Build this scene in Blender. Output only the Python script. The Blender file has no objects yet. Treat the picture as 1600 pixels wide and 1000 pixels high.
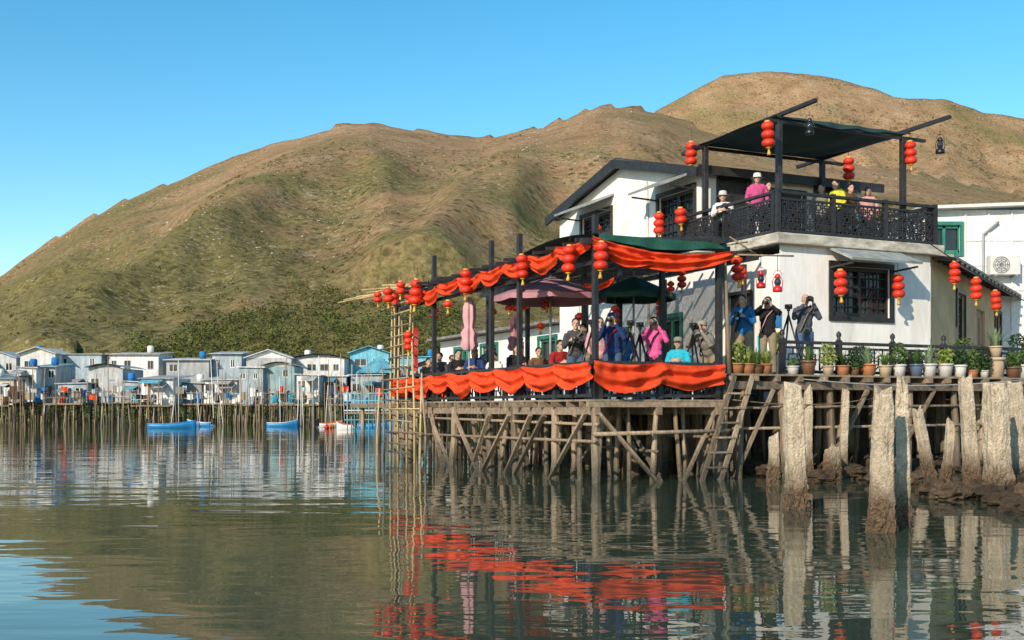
import bpy, math, random, time
from mathutils import Vector, Matrix, noise
T0=time.time()
random.seed(7)
R=random.random
def U(a,b): return a+(b-a)*random.random()
F=1750.0; CH=1.35
TH=math.radians(25)
UX=Vector((-math.sin(TH),math.cos(TH),0)); VX=Vector((math.cos(TH),math.sin(TH),0)); ZX=Vector((0,0,1))
O=Vector((1.486,20,0))
def W(u,v,z=0.0): return O+UX*u+VX*v+Vector((0,0,z))
def su(px,v):
    k=(px-800)/F; X0=O.x+VX.x*v; Y0=O.y+VX.y*v
    return (X0-k*Y0)/(k*UX.y-UX.x)
def sv(px,u):
    k=(px-800)/F; X0=O.x+UX.x*u; Y0=O.y+UX.y*u
    return (k*Y0-X0)/(VX.x-k*VX.y)
def zat(py,Y): return CH+(637-py)*Y/F
def at(px,py,Y): return Vector(((px-800)/F*Y,Y,zat(py,Y)))
col=bpy.context.scene.collection

# ------------------------------------------------------------ mesh builder
class MB:
    def __init__(s): s.v=[]; s.f=[]; s.sm=[]
    def add(s,vs,fs,sm=False):
        b=len(s.v); s.v.extend([tuple(x) for x in vs]); s.f.extend([tuple(i+b for i in f) for f in fs]); s.sm.extend([sm]*len(fs))
    def hexa(s,c,a,b,d):
        vs=[]
        for i in (-1,1):
            for j in (-1,1):
                for k in (-1,1): vs.append(c+a*(i*.5)+b*(j*.5)+d*(k*.5))
        s.add(vs,[(0,1,3,2),(4,6,7,5),(0,4,5,1),(2,3,7,6),(0,2,6,4),(1,5,7,3)])
    def box(s,x0,x1,y0,y1,z0,z1):
        s.hexa(Vector(((x0+x1)/2,(y0+y1)/2,(z0+z1)/2)),Vector((x1-x0,0,0)),Vector((0,y1-y0,0)),Vector((0,0,z1-z0)))
    def ubox(s,u0,u1,v0,v1,z0,z1):
        s.hexa(W((u0+u1)/2,(v0+v1)/2,(z0+z1)/2),UX*(u1-u0),VX*(v1-v0),ZX*(z1-z0))
    def beam(s,a,b,w,h,up=None):
        a=Vector(a);b=Vector(b); d=b-a
        if up is None: up=ZX if abs(d.normalized().z)<.9 else Vector((UX))
        side=d.cross(up).normalized(); up2=side.cross(d).normalized()
        s.hexa((a+b)/2,d,side*w,up2*h)
    def path(s,pts,rs,n=8,cap=True,sm=True,ell=1.0):
        pts=[Vector(p) for p in pts]; rings=[]
        prev=None
        for i,p in enumerate(pts):
            if i==0: d=pts[1]-p
            elif i==len(pts)-1: d=p-pts[i-1]
            else: d=pts[i+1]-pts[i-1]
            d.normalize()
            if prev is None:
                x=d.cross(ZX) if abs(d.z)<.95 else d.cross(Vector((0,1,0)))
            else: x=prev-d*prev.dot(d)
            x.normalize(); prev=x; y=d.cross(x)
            rings.append([p+(x*math.cos(2*math.pi*j/n)+y*math.sin(2*math.pi*j/n)*ell)*rs[i] for j in range(n)])
        vs=[q for r in rings for q in r]; fs=[]
        for i in range(len(pts)-1):
            for j in range(n):
                fs.append((i*n+j,i*n+(j+1)%n,(i+1)*n+(j+1)%n,(i+1)*n+j))
        if cap:
            fs.append(tuple(range(n-1,-1,-1))); fs.append(tuple((len(pts)-1)*n+j for j in range(n)))
        s.add(vs,fs,sm)
    def tube(s,a,b,r0,r1=None,n=8,cap=True,sm=True):
        s.path([a,b],[r0,r0 if r1 is None else r1],n,cap,sm)
    def ellip(s,c,rx,ry,rz,seg=12,rings=8,M=None):
        c=Vector(c); vs=[];fs=[]
        def tr(x,y,z):
            q=Vector((x*rx,y*ry,z*rz))
            return c+(M@q if M else q)
        vs.append(tr(0,0,-1))
        for i in range(1,rings):
            ph=math.pi*i/rings
            for j in range(seg):
                a=2*math.pi*j/seg; vs.append(tr(math.sin(ph)*math.cos(a),math.sin(ph)*math.sin(a),-math.cos(ph)))
        vs.append(tr(0,0,1)); n=len(vs)-1
        for j in range(seg): fs.append((0,1+(j+1)%seg,1+j))
        for i in range(rings-2):
            for j in range(seg):
                a=1+i*seg+j;b=1+i*seg+(j+1)%seg; fs.append((a,b,b+seg,a+seg))
        for j in range(seg): fs.append((n,1+(rings-2)*seg+j,1+(rings-2)*seg+(j+1)%seg))
        s.add(vs,fs,True)
    def lathe(s,c,prof,n=14,sm=True,ribs=0,amp=0):
        c=Vector(c); vs=[];fs=[]
        for r,z in prof:
            for j in range(n):
                a=2*math.pi*j/n; rr=r*(1+(amp*math.cos(ribs*a) if ribs else 0)); vs.append(c+Vector((rr*math.cos(a),rr*math.sin(a),z)))
        for i in range(len(prof)-1):
            for j in range(n): fs.append((i*n+j,i*n+(j+1)%n,(i+1)*n+(j+1)%n,(i+1)*n+j))
        s.add(vs,fs,sm)
    def grid(s,fn,nu,nv,sm=True):
        vs=[fn(i/nu,j/nv) for i in range(nu+1) for j in range(nv+1)]; m=nv+1
        s.add(vs,[(i*m+j,(i+1)*m+j,(i+1)*m+j+1,i*m+j+1) for i in range(nu) for j in range(nv)],sm)
    def panel(s,p0,a,n,L,H,holes,dep=.12):
        xs=sorted(set([0,L]+[h[0] for h in holes]+[h[1] for h in holes])); zs=sorted(set([0,H]+[h[2] for h in holes]+[h[3] for h in holes]))
        P=lambda x,z: p0+a*x+ZX*z
        for i in range(len(xs)-1):
            for j in range(len(zs)-1):
                cx=(xs[i]+xs[i+1])/2; cz=(zs[j]+zs[j+1])/2
                if any(h[0]<cx<h[1] and h[2]<cz<h[3] for h in holes): continue
                s.add([P(xs[i],zs[j]),P(xs[i+1],zs[j]),P(xs[i+1],zs[j+1]),P(xs[i],zs[j+1])],[(0,1,2,3)])
        for h in holes:
            c=[P(h[0],h[2]),P(h[1],h[2]),P(h[1],h[3]),P(h[0],h[3])]
            for q in range(4):
                x,y=c[q],c[(q+1)%4]; s.add([x,y,y-n*dep,x-n*dep],[(0,1,2,3)])
ORG={}
def mkmesh(mb,name,mat,org):
    me=bpy.data.meshes.new(name); me.from_pydata([(x[0]-org[0],x[1]-org[1],x[2]-org[2]) for x in mb.v],[],mb.f)
    me.polygons.foreach_set('use_smooth',mb.sm); me.materials.append(mat); me.update(); return me
def tag(o,label,cat,group=None,kind=None):
    if label: o["label"]=label
    if cat: o["category"]=cat
    if group: o["group"]=group
    if kind: o["kind"]=kind
def mk(mb,name,mat,parent=None,origin=None,label=None,cat=None,group=None,kind=None,bevel=0):
    po=ORG[parent.name] if parent else Vector((0,0,0))
    if origin is None:
        if parent: origin=po
        else:
            n=len(mb.v); origin=Vector((sum(x[0] for x in mb.v)/n,sum(x[1] for x in mb.v)/n,min(x[2] for x in mb.v)))
    me=mkmesh(mb,name,mat,origin); o=bpy.data.objects.new(name,me); col.objects.link(o)
    o.location=Vector(origin)-po
    if parent: o.parent=parent
    ORG[o.name]=Vector(origin); tag(o,label,cat,group,kind)
    if bevel:
        b=o.modifiers.new('Bevel','BEVEL'); b.width=bevel; b.segments=2
    return o
def T(name,loc,label,cat,group=None):
    o=bpy.data.objects.new(name,None); o.empty_display_size=.1; col.objects.link(o); o.location=loc; ORG[o.name]=Vector(loc); tag(o,label,cat,group); return o

# ------------------------------------------------------------ materials
def ramp(nt,fac,stops):
    r=nt.nodes.new('ShaderNodeValToRGB'); e=r.color_ramp.elements
    while len(e)>1: e.remove(e[-1])
    e[0].position=stops[0][0]; e[0].color=(*stops[0][1],1)
    for p,c in stops[1:]:
        q=e.new(p); q.color=(*c,1)
    nt.links.new(fac,r.inputs[0]); return r.outputs[0]
def mixc(nt,fac,a,b,mode='MIX'):
    m=nt.nodes.new('ShaderNodeMix'); m.data_type='RGBA'; m.blend_type=mode
    for sck,val in ((m.inputs[0],fac),(m.inputs[6],a),(m.inputs[7],b)):
        if isinstance(val,(int,float)): sck.default_value=val
        elif isinstance(val,tuple): sck.default_value=(*val,1)
        else: nt.links.new(val,sck)
    return m.outputs[2]
def noisen(nt,vec,scale,detail=6,rough=.6,dist=0):
    n=nt.nodes.new('ShaderNodeTexNoise'); n.inputs['Scale'].default_value=scale; n.inputs['Detail'].default_value=detail; n.inputs['Roughness'].default_value=rough; n.inputs['Distortion'].default_value=dist
    nt.links.new(vec,n.inputs['Vector']); return n.outputs['Fac']
def mapping(nt,vec,sc):
    m=nt.nodes.new('ShaderNodeMapping'); m.inputs['Scale'].default_value=sc; nt.links.new(vec,m.inputs['Vector']); return m.outputs[0]
def rng(nt,val,a,b,c=0,d=1):
    m=nt.nodes.new('ShaderNodeMapRange'); m.inputs[1].default_value=a;m.inputs[2].default_value=b;m.inputs[3].default_value=c;m.inputs[4].default_value=d
    nt.links.new(val,m.inputs[0]); return m.outputs[0]
def math_(nt,op,a,b):
    m=nt.nodes.new('ShaderNodeMath'); m.operation=op
    for i,val in enumerate((a,b)):
        if isinstance(val,(int,float)): m.inputs[i].default_value=val
        else: nt.links.new(val,m.inputs[i])
    return m.outputs[0]
def base(name):
    m=bpy.data.materials.new(name); m.use_nodes=True; nt=m.node_tree; return m,nt,nt.nodes['Principled BSDF']
def mat(name,c1,c2=None,scale=4,rough=.75,bump=.15,stretch=(1,1,1),metal=0,rand=.2,wet=None,world=False,wave=None,spec=.5,dist=.02,mic=.35,lo=.35,hi=.68,crack=0):
    m,nt,b=base(name)
    if c2 is None: c2=tuple(x*.72 for x in c1)
    if world: g=nt.nodes.new('ShaderNodeNewGeometry'); vec=g.outputs['Position']
    else: g=nt.nodes.new('ShaderNodeTexCoord'); vec=g.outputs['Object']
    mv=mapping(nt,vec,stretch); f=noisen(nt,mv,scale); c=ramp(nt,f,[(lo,c1),(hi,c2)])
    f2=noisen(nt,mv,scale*7,4)
    c=mixc(nt,mic,c,ramp(nt,f2,[(.3,(.55,.55,.55)),(.7,(1.25,1.25,1.25))]),'MULTIPLY')
    if crack:
        cv=mapping(nt,vec,(3,3,1.4)); cn=noisen(nt,cv,crack,5,.7,1.2); c=mixc(nt,.8,c,ramp(nt,cn,[(.36,(.42,.37,.32)),(.43,(1,1,1))]),'MULTIPLY')
    if rand:
        oi=nt.nodes.new('ShaderNodeObjectInfo'); v=rng(nt,oi.outputs['Random'],0,1,1-rand,1+rand)
        h=nt.nodes.new('ShaderNodeHueSaturation'); nt.links.new(v,h.inputs['Value']); nt.links.new(c,h.inputs['Color']); c=h.outputs[0]
    if wet:
        z0,z1,wc=wet; gg=nt.nodes.new('ShaderNodeNewGeometry'); sp=nt.nodes.new('ShaderNodeSeparateXYZ'); nt.links.new(gg.outputs['Position'],sp.inputs[0])
        fz=noisen(nt,gg.outputs['Position'],5,5); zz=math_(nt,'ADD',sp.outputs[2],math_(nt,'MULTIPLY',fz,-.5)); fac=rng(nt,zz,z1-.25,z0-.25,0,1)
        f3=noisen(nt,gg.outputs['Position'],38,3); wcol=ramp(nt,f3,[(.4,wc),(.62,tuple(x*2.6 for x in wc))]); c=mixc(nt,fac,c,wcol)
    nt.links.new(c,b.inputs['Base Color']); b.inputs['Roughness'].default_value=rough; b.inputs['Metallic'].default_value=metal; b.inputs['Specular IOR Level'].default_value=spec
    bp=nt.nodes.new('ShaderNodeBump'); bp.inputs['Strength'].default_value=min(1,bump*2); bp.inputs['Distance'].default_value=dist
    hgt=math_(nt,'ADD',f,f2)
    if wave:
        w=nt.nodes.new('ShaderNodeTexWave'); w.bands_direction=wave[1]; w.inputs['Scale'].default_value=wave[0]; nt.links.new(vec,w.inputs['Vector']); hgt=math_(nt,'ADD',math_(nt,'MULTIPLY',hgt,.3),w.outputs['Fac'])
    nt.links.new(hgt,bp.inputs['Height']); nt.links.new(bp.outputs[0],b.inputs['Normal'])
    return m
M={}
M['stilt']=mat('weathered_timber',(.40,.30,.20),(.17,.125,.085),6,.85,.4,(3,3,.35),rand=.45,wet=(.15,.70,(.06,.05,.035)))
M['joist']=mat('old_joist',(.32,.24,.16),(.14,.10,.07),5,.85,.3,(2,2,2),rand=.3)
M['plank']=mat('deck_plank',(.34,.27,.19),(.17,.14,.10),5,.8,.2,rand=.1)
M['black']=mat('black_painted_timber',(.016,.015,.017),(.04,.037,.038),7,.5,.15,rand=.2)
M['white']=mat('whitewashed_wall',(.84,.82,.78),(.60,.56,.49),1.5,.85,.15,(1,1,.25),rand=0,world=True,mic=.16,lo=.49,hi=.80)
M['whiteR']=mat('white_panel_cladding',(.84,.83,.81),(.66,.66,.65),1.5,.6,.3,rand=0,world=True,dist=.05,mic=.12)
M['ledge']=mat('concrete_ledge',(.64,.59,.50),(.30,.27,.22),2.6,.85,.3,(1,1,3),rand=0,world=True)
M['tan']=mat('tan_render',(.66,.46,.25),(.50,.34,.19),1.5,.9,.15,rand=0,world=True,mic=.15)
M['red']=mat('red_cloth',(.80,.085,.02),(.62,.045,.012),5,.75,.12,rand=.05,spec=.2,mic=.15)
M['lred']=mat('lantern_silk',(.74,.045,.012),(.62,.03,.01),6,.5,.1,rand=.12)
M['gold']=mat('gold_trim',(.75,.42,.05),(.6,.3,.03),8,.5,.05)
M['green']=mat('green_tarpaulin',(.012,.075,.05),(.02,.11,.075),2,.6,.3,rand=0)
M['navynet']=mat('dark_teal_shade_cloth',(.012,.045,.052),(.02,.065,.072),2,.8,.3,rand=0)
M['mauve']=mat('faded_mauve_canvas',(.44,.21,.24),(.36,.16,.19),3,.8,.15,rand=.08,mic=.15)
M['palepink']=mat('faded_pink_canvas',(.58,.33,.35),(.46,.25,.28),3,.8,.15,rand=.1,mic=.15)
M['darkgreen']=mat('dark_green_canvas',(.01,.05,.035),(.015,.07,.05),3,.8,.15)
M['bamboo']=mat('bamboo',(.54,.40,.19),(.34,.25,.11),6,.6,.15,(1,1,.5),rand=.3)
M['glass']=mat('dark_window_glass',(.02,.025,.03),(.04,.045,.05),2,.08,.0,rand=.3)
M['dark']=mat('dark_interior',(.02,.018,.016),(.035,.03,.026),2,.9,.1)
M['granite']=mat('granite_pillar',(.72,.59,.42),(.46,.37,.26),5,.95,.8,rand=.1,wet=(.25,.72,(.07,.045,.025)),dist=.04,mic=.7,crack=2.0)
M['rock']=mat('shore_rock',(.19,.13,.08),(.07,.05,.032),7,.95,.9,rand=.35,dist=.08,spec=.2)
M['mud']=mat('mud_and_shell',(.13,.096,.062),(.055,.042,.028),6,.9,.9,rand=0,world=True,dist=.08,spec=.2)
M['stone']=mat('dark_backing_stone',(.13,.105,.08),(.065,.052,.04),3,.9,.8,rand=0,world=True,dist=.05)  # dark tone for the added backing wall, standing in for under-deck shade
M['slab']=mat('grey_awning_slab',(.40,.43,.40),(.22,.23,.22),4,.8,.3,rand=.1)
M['grey']=mat('grey_metal',(.32,.33,.34),(.24,.25,.26),5,.5,.1,rand=.2)
M['acwhite']=mat('off_white_casing',(.70,.69,.65),(.60,.59,.55),4,.5,.05)
M['gwin']=mat('green_window_frame',(.03,.20,.14),(.02,.14,.10),5,.5,.05)
M['wooddoor']=mat('brown_door',(.28,.13,.05),(.17,.08,.035),5,.6,.15,(3,3,.4))
M['redpaint']=mat('red_paint',(.55,.02,.02),(.42,.015,.015),5,.35,.05)
M['tin']=mat('corrugated_tin',(.34,.33,.31),(.20,.17,.14),3,.6,.4,wave=(6,'X'))
def simple(name,c,r=.8,**k): 
    M[name]=mat(name,c,tuple(x*.75 for x in c),k.pop('scale',6),r,k.pop('bump',.1),**k); return M[name]
simple('leaf',(.09,.16,.03),.55,rand=.35); simple('leaf_dark',(.035,.085,.02),.55,rand=.35); simple('agave',(.19,.27,.14),.5,rand=.2); simple('leaf_lime',(.26,.33,.06),.55,rand=.2)
simple('terracotta',(.42,.17,.07)); simple('potwhite',(.66,.64,.60),.4); simple('potblue',(.10,.14,.20),.3); simple('potbrown',(.18,.09,.05),.35); simple('potbeige',(.55,.42,.28),.6)
simple('skin',(.62,.36,.24),.55,rand=.12); simple('hair',(.012,.010,.009),.45); simple('camblack',(.012,.012,.013),.35)
CL={'navy':(.03,.06,.18),'greyblk':(.07,.07,.078),'pink':(.72,.11,.30),'cyan':(.03,.44,.58),'grey':(.28,.26,.22),'blue':(.03,.20,.50),'black':(.022,.022,.025),'slate':(.075,.08,.10),'white':(.75,.74,.70),'yellow':(.60,.55,.05),'brown':(.16,.09,.05),'jeans':(.08,.13,.22),'khaki':(.34,.27,.17),'rose':(.60,.33,.33),'red':(.45,.03,.03)}
for k,c in CL.items(): simple('cloth_'+k,c,.85,bump=.25,scale=9,spec=.2)
def hillmat(name,greenbias):
    m,nt,b=base(name); g=nt.nodes.new('ShaderNodeNewGeometry'); P=g.outputs['Position']
    n1=noisen(nt,P,.011,8,.62,.4); n2=noisen(nt,P,.05,9,.72); n3=noisen(nt,P,.6,6,.8)
    brown=ramp(nt,n2,[(.3,(.26,.160,.082)),(.5,(.40,.255,.138)),(.68,(.53,.36,.21))])
    green=ramp(nt,n3,[(.3,(.105,.105,.034)),(.65,(.25,.215,.085))])
    sp=nt.nodes.new('ShaderNodeSeparateXYZ'); nt.links.new(P,sp.inputs[0])
    gf=math_(nt,'ADD',n1,math_(nt,'ADD',math_(nt,'MULTIPLY',n2,.6),rng(nt,sp.outputs[2],0,110,greenbias,0)))
    c=mixc(nt,rng(nt,gf,.78,.98,0,.88),brown,green)
    c=mixc(nt,.8,c,ramp(nt,n3,[(.34,(.42,.42,.42)),(.5,(1,1,1)),(.68,(1.42,1.40,1.36))]),'MULTIPLY')
    n4=noisen(nt,P,.03,9,.78,.2); c=mixc(nt,rng(nt,n4,.59,.69,0,.6),c,(.58,.41,.27))
    v=nt.nodes.new('ShaderNodeTexVoronoi'); v.inputs['Scale'].default_value=.6; v.inputs['Randomness'].default_value=1; nt.links.new(P,v.inputs['Vector'])
    rk=math_(nt,'MULTIPLY',rng(nt,v.outputs['Distance'],.26,.18,0,.75),rng(nt,noisen(nt,P,.025,5,.7),.50,.60,0,1))
    c=mixc(nt,rk,c,(.58,.46,.36))
    v2=nt.nodes.new('ShaderNodeTexVoronoi'); v2.inputs['Scale'].default_value=.30; nt.links.new(P,v2.inputs['Vector'])
    sh=math_(nt,'MULTIPLY',rng(nt,v2.outputs['Distance'],.38,.22,0,1),rng(nt,noisen(nt,P,.035,5,.75),.45,.55,0,.8))
    c=mixc(nt,sh,c,(.07,.070,.026))
    nt.links.new(c,b.inputs['Base Color']); b.inputs['Roughness'].default_value=1; b.inputs['Specular IOR Level'].default_value=.05
    bp=nt.nodes.new('ShaderNodeBump'); bp.inputs['Strength'].default_value=.8; bp.inputs['Distance'].default_value=3
    nt.links.new(math_(nt,'ADD',math_(nt,'MULTIPLY',n3,.35),n2),bp.inputs['Height']); nt.links.new(bp.outputs[0],b.inputs['Normal']); return m
M['hill']=hillmat('dry_grass_hillside',.26); M['mtn']=hillmat('rocky_mountainside',.14)
m,nt,b=base('harbour_water'); g=nt.nodes.new('ShaderNodeNewGeometry'); P=g.outputs['Position']
b.inputs['Base Color'].default_value=(.048,.068,.044,1); b.inputs['Roughness'].default_value=.012; b.inputs['IOR'].default_value=1.38
wv=mapping(nt,P,(.40,1.0,1)); h1=noisen(nt,wv,.8,2,.45,.5); h2=noisen(nt,wv,3.4,2,.5,.4); h3=noisen(nt,P,.12,2)
hh=math_(nt,'MULTIPLY',math_(nt,'ADD',h1,math_(nt,'MULTIPLY',h2,.19)),rng(nt,h3,.3,.7,.4,1.2))
bp=nt.nodes.new('ShaderNodeBump'); bp.inputs['Strength'].default_value=1; bp.inputs['Distance'].default_value=.020
nt.links.new(hh,bp.inputs['Height']); nt.links.new(bp.outputs[0],b.inputs['Normal']); M['water']=m
m,nt,b=base('black_shade_net'); b.inputs['Base Color'].default_value=(.02,.022,.022,1)
tc=nt.nodes.new('ShaderNodeTexCoord'); v=noisen(nt,tc.outputs['Object'],60,2); nt.links.new(rng(nt,v,.42,.5,.35,1),b.inputs['Alpha']); M['net']=m

# ------------------------------------------------------------ camera, light, world
sc=bpy.context.scene
cd=bpy.data.cameras.new('camera'); cam=bpy.data.objects.new('view_camera',cd); col.objects.link(cam); sc.camera=cam
cam.location=(0,0,CH); cam.rotation_euler=(math.radians(90),0,0); cd.sensor_width=36; cd.lens=36*F/1600; cd.shift_y=137/1600; cd.clip_end=6000; cd.clip_start=.1
S=Vector((-.50,-.85,0)).normalized(); el=math.radians(25); S=Vector((S.x*math.cos(el),S.y*math.cos(el),math.sin(el)))
ld=bpy.data.lights.new('sun','SUN'); ld.energy=5.0; ld.angle=math.radians(.5); ld.color=(1,.86,.69); lo=bpy.data.objects.new('sun',ld); col.objects.link(lo); lo.rotation_euler=S.to_track_quat('Z','Y').to_euler(); lo.location=(0,0,50)
wd=bpy.data.worlds.new('World'); sc.world=wd; wd.use_nodes=True; nt=wd.node_tree; bg=nt.nodes['Background']
sk=nt.nodes.new('ShaderNodeTexSky'); sk.sky_type='NISHITA'; sk.sun_disc=False; sk.sun_elevation=el; sk.sun_rotation=math.atan2(S.x,S.y); sk.air_density=1.0; sk.dust_density=.15; sk.ozone_density=1.4
hs=nt.nodes.new('ShaderNodeHueSaturation'); hs.inputs['Hue'].default_value=.485; hs.inputs['Saturation'].default_value=1.42; hs.inputs['Value'].default_value=1.25
nt.links.new(sk.outputs[0],hs.inputs['Color']); nt.links.new(hs.outputs[0],bg.inputs[0]); bg.inputs[1].default_value=.15
sc.view_settings.view_transform='Standard'; sc.view_settings.look='None'; sc.view_settings.exposure=0

# ------------------------------------------------------------ water & terrain
mb=MB(); mb.add([(-3000,-200,0),(3000,-200,0),(3000,3500,0),(-3000,3500,0)],[(0,1,2,3)]); mk(mb,'water',M['water'],origin=Vector((0,0,0)),kind='structure',label='calm green rippled harbour water',cat='water')
def lerp_tab(tab,x):
    if x<=tab[0][0]: return tab[0][1]
    for (a,b),(c,d) in zip(tab,tab[1:]):
        if x<=c:
            t=(x-a)/(c-a); return b+(d-b)*t
    return tab[-1][1]
NEAR=[(-1500,600),(-700,560),(-300,500),(0,425),(60,385),(130,340),(200,305),(280,275),(350,250),(420,222),(480,205),(540,190),(580,186),(640,195),(700,207),(750,213),(800,200),(850,192),(900,175),(935,160),(980,162),(1030,172),(1100,200),(1250,240),(1450,270),(1600,300),(1900,330),(2600,400)]
FAR=[(400,600),(700,450),(900,260),(1000,190),(1030,170),(1080,143),(1130,117),(1200,111),(1260,115),(1320,125),(1400,150),(1480,155),(1540,175),(1600,187),(1900,240),(2600,350)]
def ridged(x,y,z,o=4):
    s=0;a=1;f=1
    for i in range(o):
        s+=a*(1-abs(noise.noise(Vector((x*f,y*f,z+i*7)))*2)); a*=.5; f*=2.1
    return s/1.9
def fbm(x,y,z,o=4):
    s=0;a=1;f=1
    for i in range(o):
        s+=a*noise.noise(Vector((x*f,y*f,z+i*3))); a*=.5; f*=2.1
    return s
SPURS=[([(560,1.0),(500,.8),(430,.6),(370,.45),(230,.3),(60,.2)],21,85),([(930,1.0),(860,.75),(780,.5),(690,.3)],14,85),([(640,1.0),(620,.7),(590,.5),(610,.3)],7,65),([(350,.98),(200,.75),(60,.6)],8,75),([(1180,.9),(1250,.6),(1350,.3)],10,90)]
SP2=[(sorted([(q[1],q[0]) for q in p]),a,w) for p,a,w in SPURS]
R0=116
def near_h(k,r):
    px=800+k*F; e=(637-lerp_tab(NEAR,px))/F; RR=560+60*noise.noise(Vector((k*3,1,0)))
    t=(r-R0)/(RR-R0); H=CH+e*RR; x=k*r
    if t<=0: return -.5+ max(-2,t*30)
    if t<1: s=t**1.25*(1+.10*math.sin(math.pi*t))
    else: s=1-(t-1)*1.1
    z=H*s; w=max(0,4*t*(1-t)) if t<1 else 0
    z+=w*(H/190)*(17*(ridged(k*4,r*.0024,3,3)-.62)+9*(ridged(x*.011,r*.010,9)-.6)+3*(ridged(x*.035,r*.022,29,3)-.6))
    for tab,amp,wd_ in SP2:
        if tab[0][0]-.05<t<=1.0:
            cx=lerp_tab(tab,t)+14*math.sin(t*17+amp); d=(px-cx)/wd_; z+=amp*math.exp(-abs(d)**1.7)*w*(H/190)
    z+=fbm(x*.03,r*.03,5,4)*(1.7*min(1,t*5))
    if t<1:
        cap=CH+e*r*(.62+.38*t**.5) ; 
        if z>cap-6: z=cap-6+6*(1-math.exp(-(z-cap+6)/6))
    return z-1.2*max(0,1-t*8)
mb=MB(); rs=[R0-3+ (r_**1.5)*760 for r_ in [i/170 for i in range(171)]]; ks=[-1.0+2.0*i/520 for i in range(521)]
mb.grid(lambda a,b:(ks[round(a*520)]*rs[round(b*170)],rs[round(b*170)],near_h(ks[round(a*520)],rs[round(b*170)])),520,170)
mk(mb,'hill',M['hill'],origin=Vector((0,R0,0)),kind='structure',label='brown grassy boulder strewn hillside above the harbour',cat='hill')
def far_h(k,r):
    px=800+k*F; e=(637-lerp_tab(FAR,px))/F; RR=1050; t=(r-500)/(RR-500); H=CH+e*RR; x=k*r
    s=t**1.1 if t<1 else 1-(t-1); w=max(0,4*t*(1-t)) if t<1 else 0
    return H*max(s,-.2)+w*(30*(ridged(k*5,r*.0016,13)-.6)+20*(ridged(x*.007,r*.006,19)-.6))+fbm(x*.02,r*.02,5,4)*3
mb=MB(); fr=[500+i*9 for i in range(91)]; fk=[-.25+1.25*i/300 for i in range(301)]
mb.grid(lambda a,b:(fk[round(a*300)]*fr[round(b*90)],fr[round(b*90)],far_h(fk[round(a*300)],fr[round(b*90)])),300,90)
mk(mb,'mountain',M['mtn'],origin=Vector((300,800,0)),kind='structure',label='higher rocky brown mountain with rounded summit',cat='mountain')
def rocklump(mb,c,r,seed,seg=6,rg=4):
    m2=MB(); m2.ellip((0,0,0),1,1,1,seg,rg)
    vs=[]
    for q in m2.v:
        n=1+.35*noise.noise(Vector(q)*1.6+Vector((seed,0,0))); vs.append((c[0]+q[0]*r*n*1.1,c[1]+q[1]*r*n,c[2]+q[2]*r*n*.6))
    mb.add(vs,m2.f,False)
mb=MB(); n=0
while n<1100:
    k=U(-.5,.5); t=U(.3,1.0); r=R0+t*444
    if noise.noise(Vector((k*9,t*5,4)))<.22-.2*t: continue
    rocklump(mb,(k*r,r,near_h(k,r)-.02),U(.12,.42)*(2 if R()<.05 else 1),n,5,4); n+=1
n=0
while n<700:
    k=U(.1,.55); r=U(650,1050)
    if noise.noise(Vector((k*9,r*.01,4)))<.08: continue
    rocklump(mb,(k*r,r,far_h(k,r)),U(.4,1.1),n,5,4); n+=1
mk(mb,'hillside_boulders',mat('pale_boulder',(.50,.40,.30),(.36,.27,.195),.8,.95,.3,rand=0,world=True),origin=Vector((0,R0,0)),kind='stuff',label='pale boulders strewn over the hillside',cat='rocks')
M['woodleaf']=mat('woodland_foliage',(.050,.072,.018),(.19,.19,.055),.30,.8,.1,rand=0,world=True,lo=.38,hi=.64,spec=.15)
M['shrubleaf']=mat('dry_shrub_foliage',(.08,.085,.026),(.17,.155,.055),.35,.9,.1,rand=0,world=True,lo=.38,hi=.62,spec=.1)
def clump(mb,c,rx,rz,n,ls):
    for i in range(n):
        a=U(0,6.283); z=U(-.35,1); rr=math.sqrt(max(0,1-z*z))*U(.7,1.08)
        p=Vector((c[0]+math.cos(a)*rr*rx,c[1]+math.sin(a)*rr*rx,c[2]+z*rz*U(.8,1.1)))
        d1=Vector((U(-1,1),U(-1,1),U(-.6,.6))).normalized()*ls*U(.6,1.3); d2=Vector((U(-1,1),U(-1,1),U(-.2,1))).normalized()*ls*U(.5,1.1)
        mb.add([p-d1*.6,p+d2*.5,p+d1*.6,p-d2*.5],[(0,1,2,3)])
mb=MB(); WT=[(-50,150),(100,158),(200,172),(300,190),(400,212),(500,226),(600,222),(700,200)]
for i in range(4300):
    px=U(-60,720); 
    lim=lerp_tab(WT,px)*(1+.16*noise.noise(Vector((px*.025,0,0)))); q=R()**.85; r=R0+ (lim-R0)*q; k=(px-800)/F
    if noise.noise(Vector((k*r*.06,r*.06,7)))<-.30+.55*max(0,q-.55)+(.16 if px<260 else 0): continue
    s=U(.5,1.5)*(1.35 if R()<.12 else 1); z=near_h(k,r); clump(mb,(k*r,r,z+s*.4),s,s*U(.7,1.3),30,s*.30)
for i in range(300):
    px=U(700,1750); r=U(R0,175); k=(px-800)/F; s=U(.8,1.8); clump(mb,(k*r,r,near_h(k,r)+s*.4),s,s,26,s*.34)
mk(mb,'woodland',M['woodleaf'],origin=Vector((-20,R0,0)),kind='stuff',label='dense dark green trees along the foot of the hill',cat='trees')
mb=MB(); n=0
while n<3200:
    k=U(-.5,.5); t=U(.05,.95)**1.3; r=R0+t*444
    if noise.noise(Vector((k*7+3,t*4,14)))+(.28-t*.65)<.02: continue
    s=U(.3,.95); clump(mb,(k*r,r,near_h(k,r)+s*.2),s,s*.8,12,s*.6); n+=1
n=0
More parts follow.
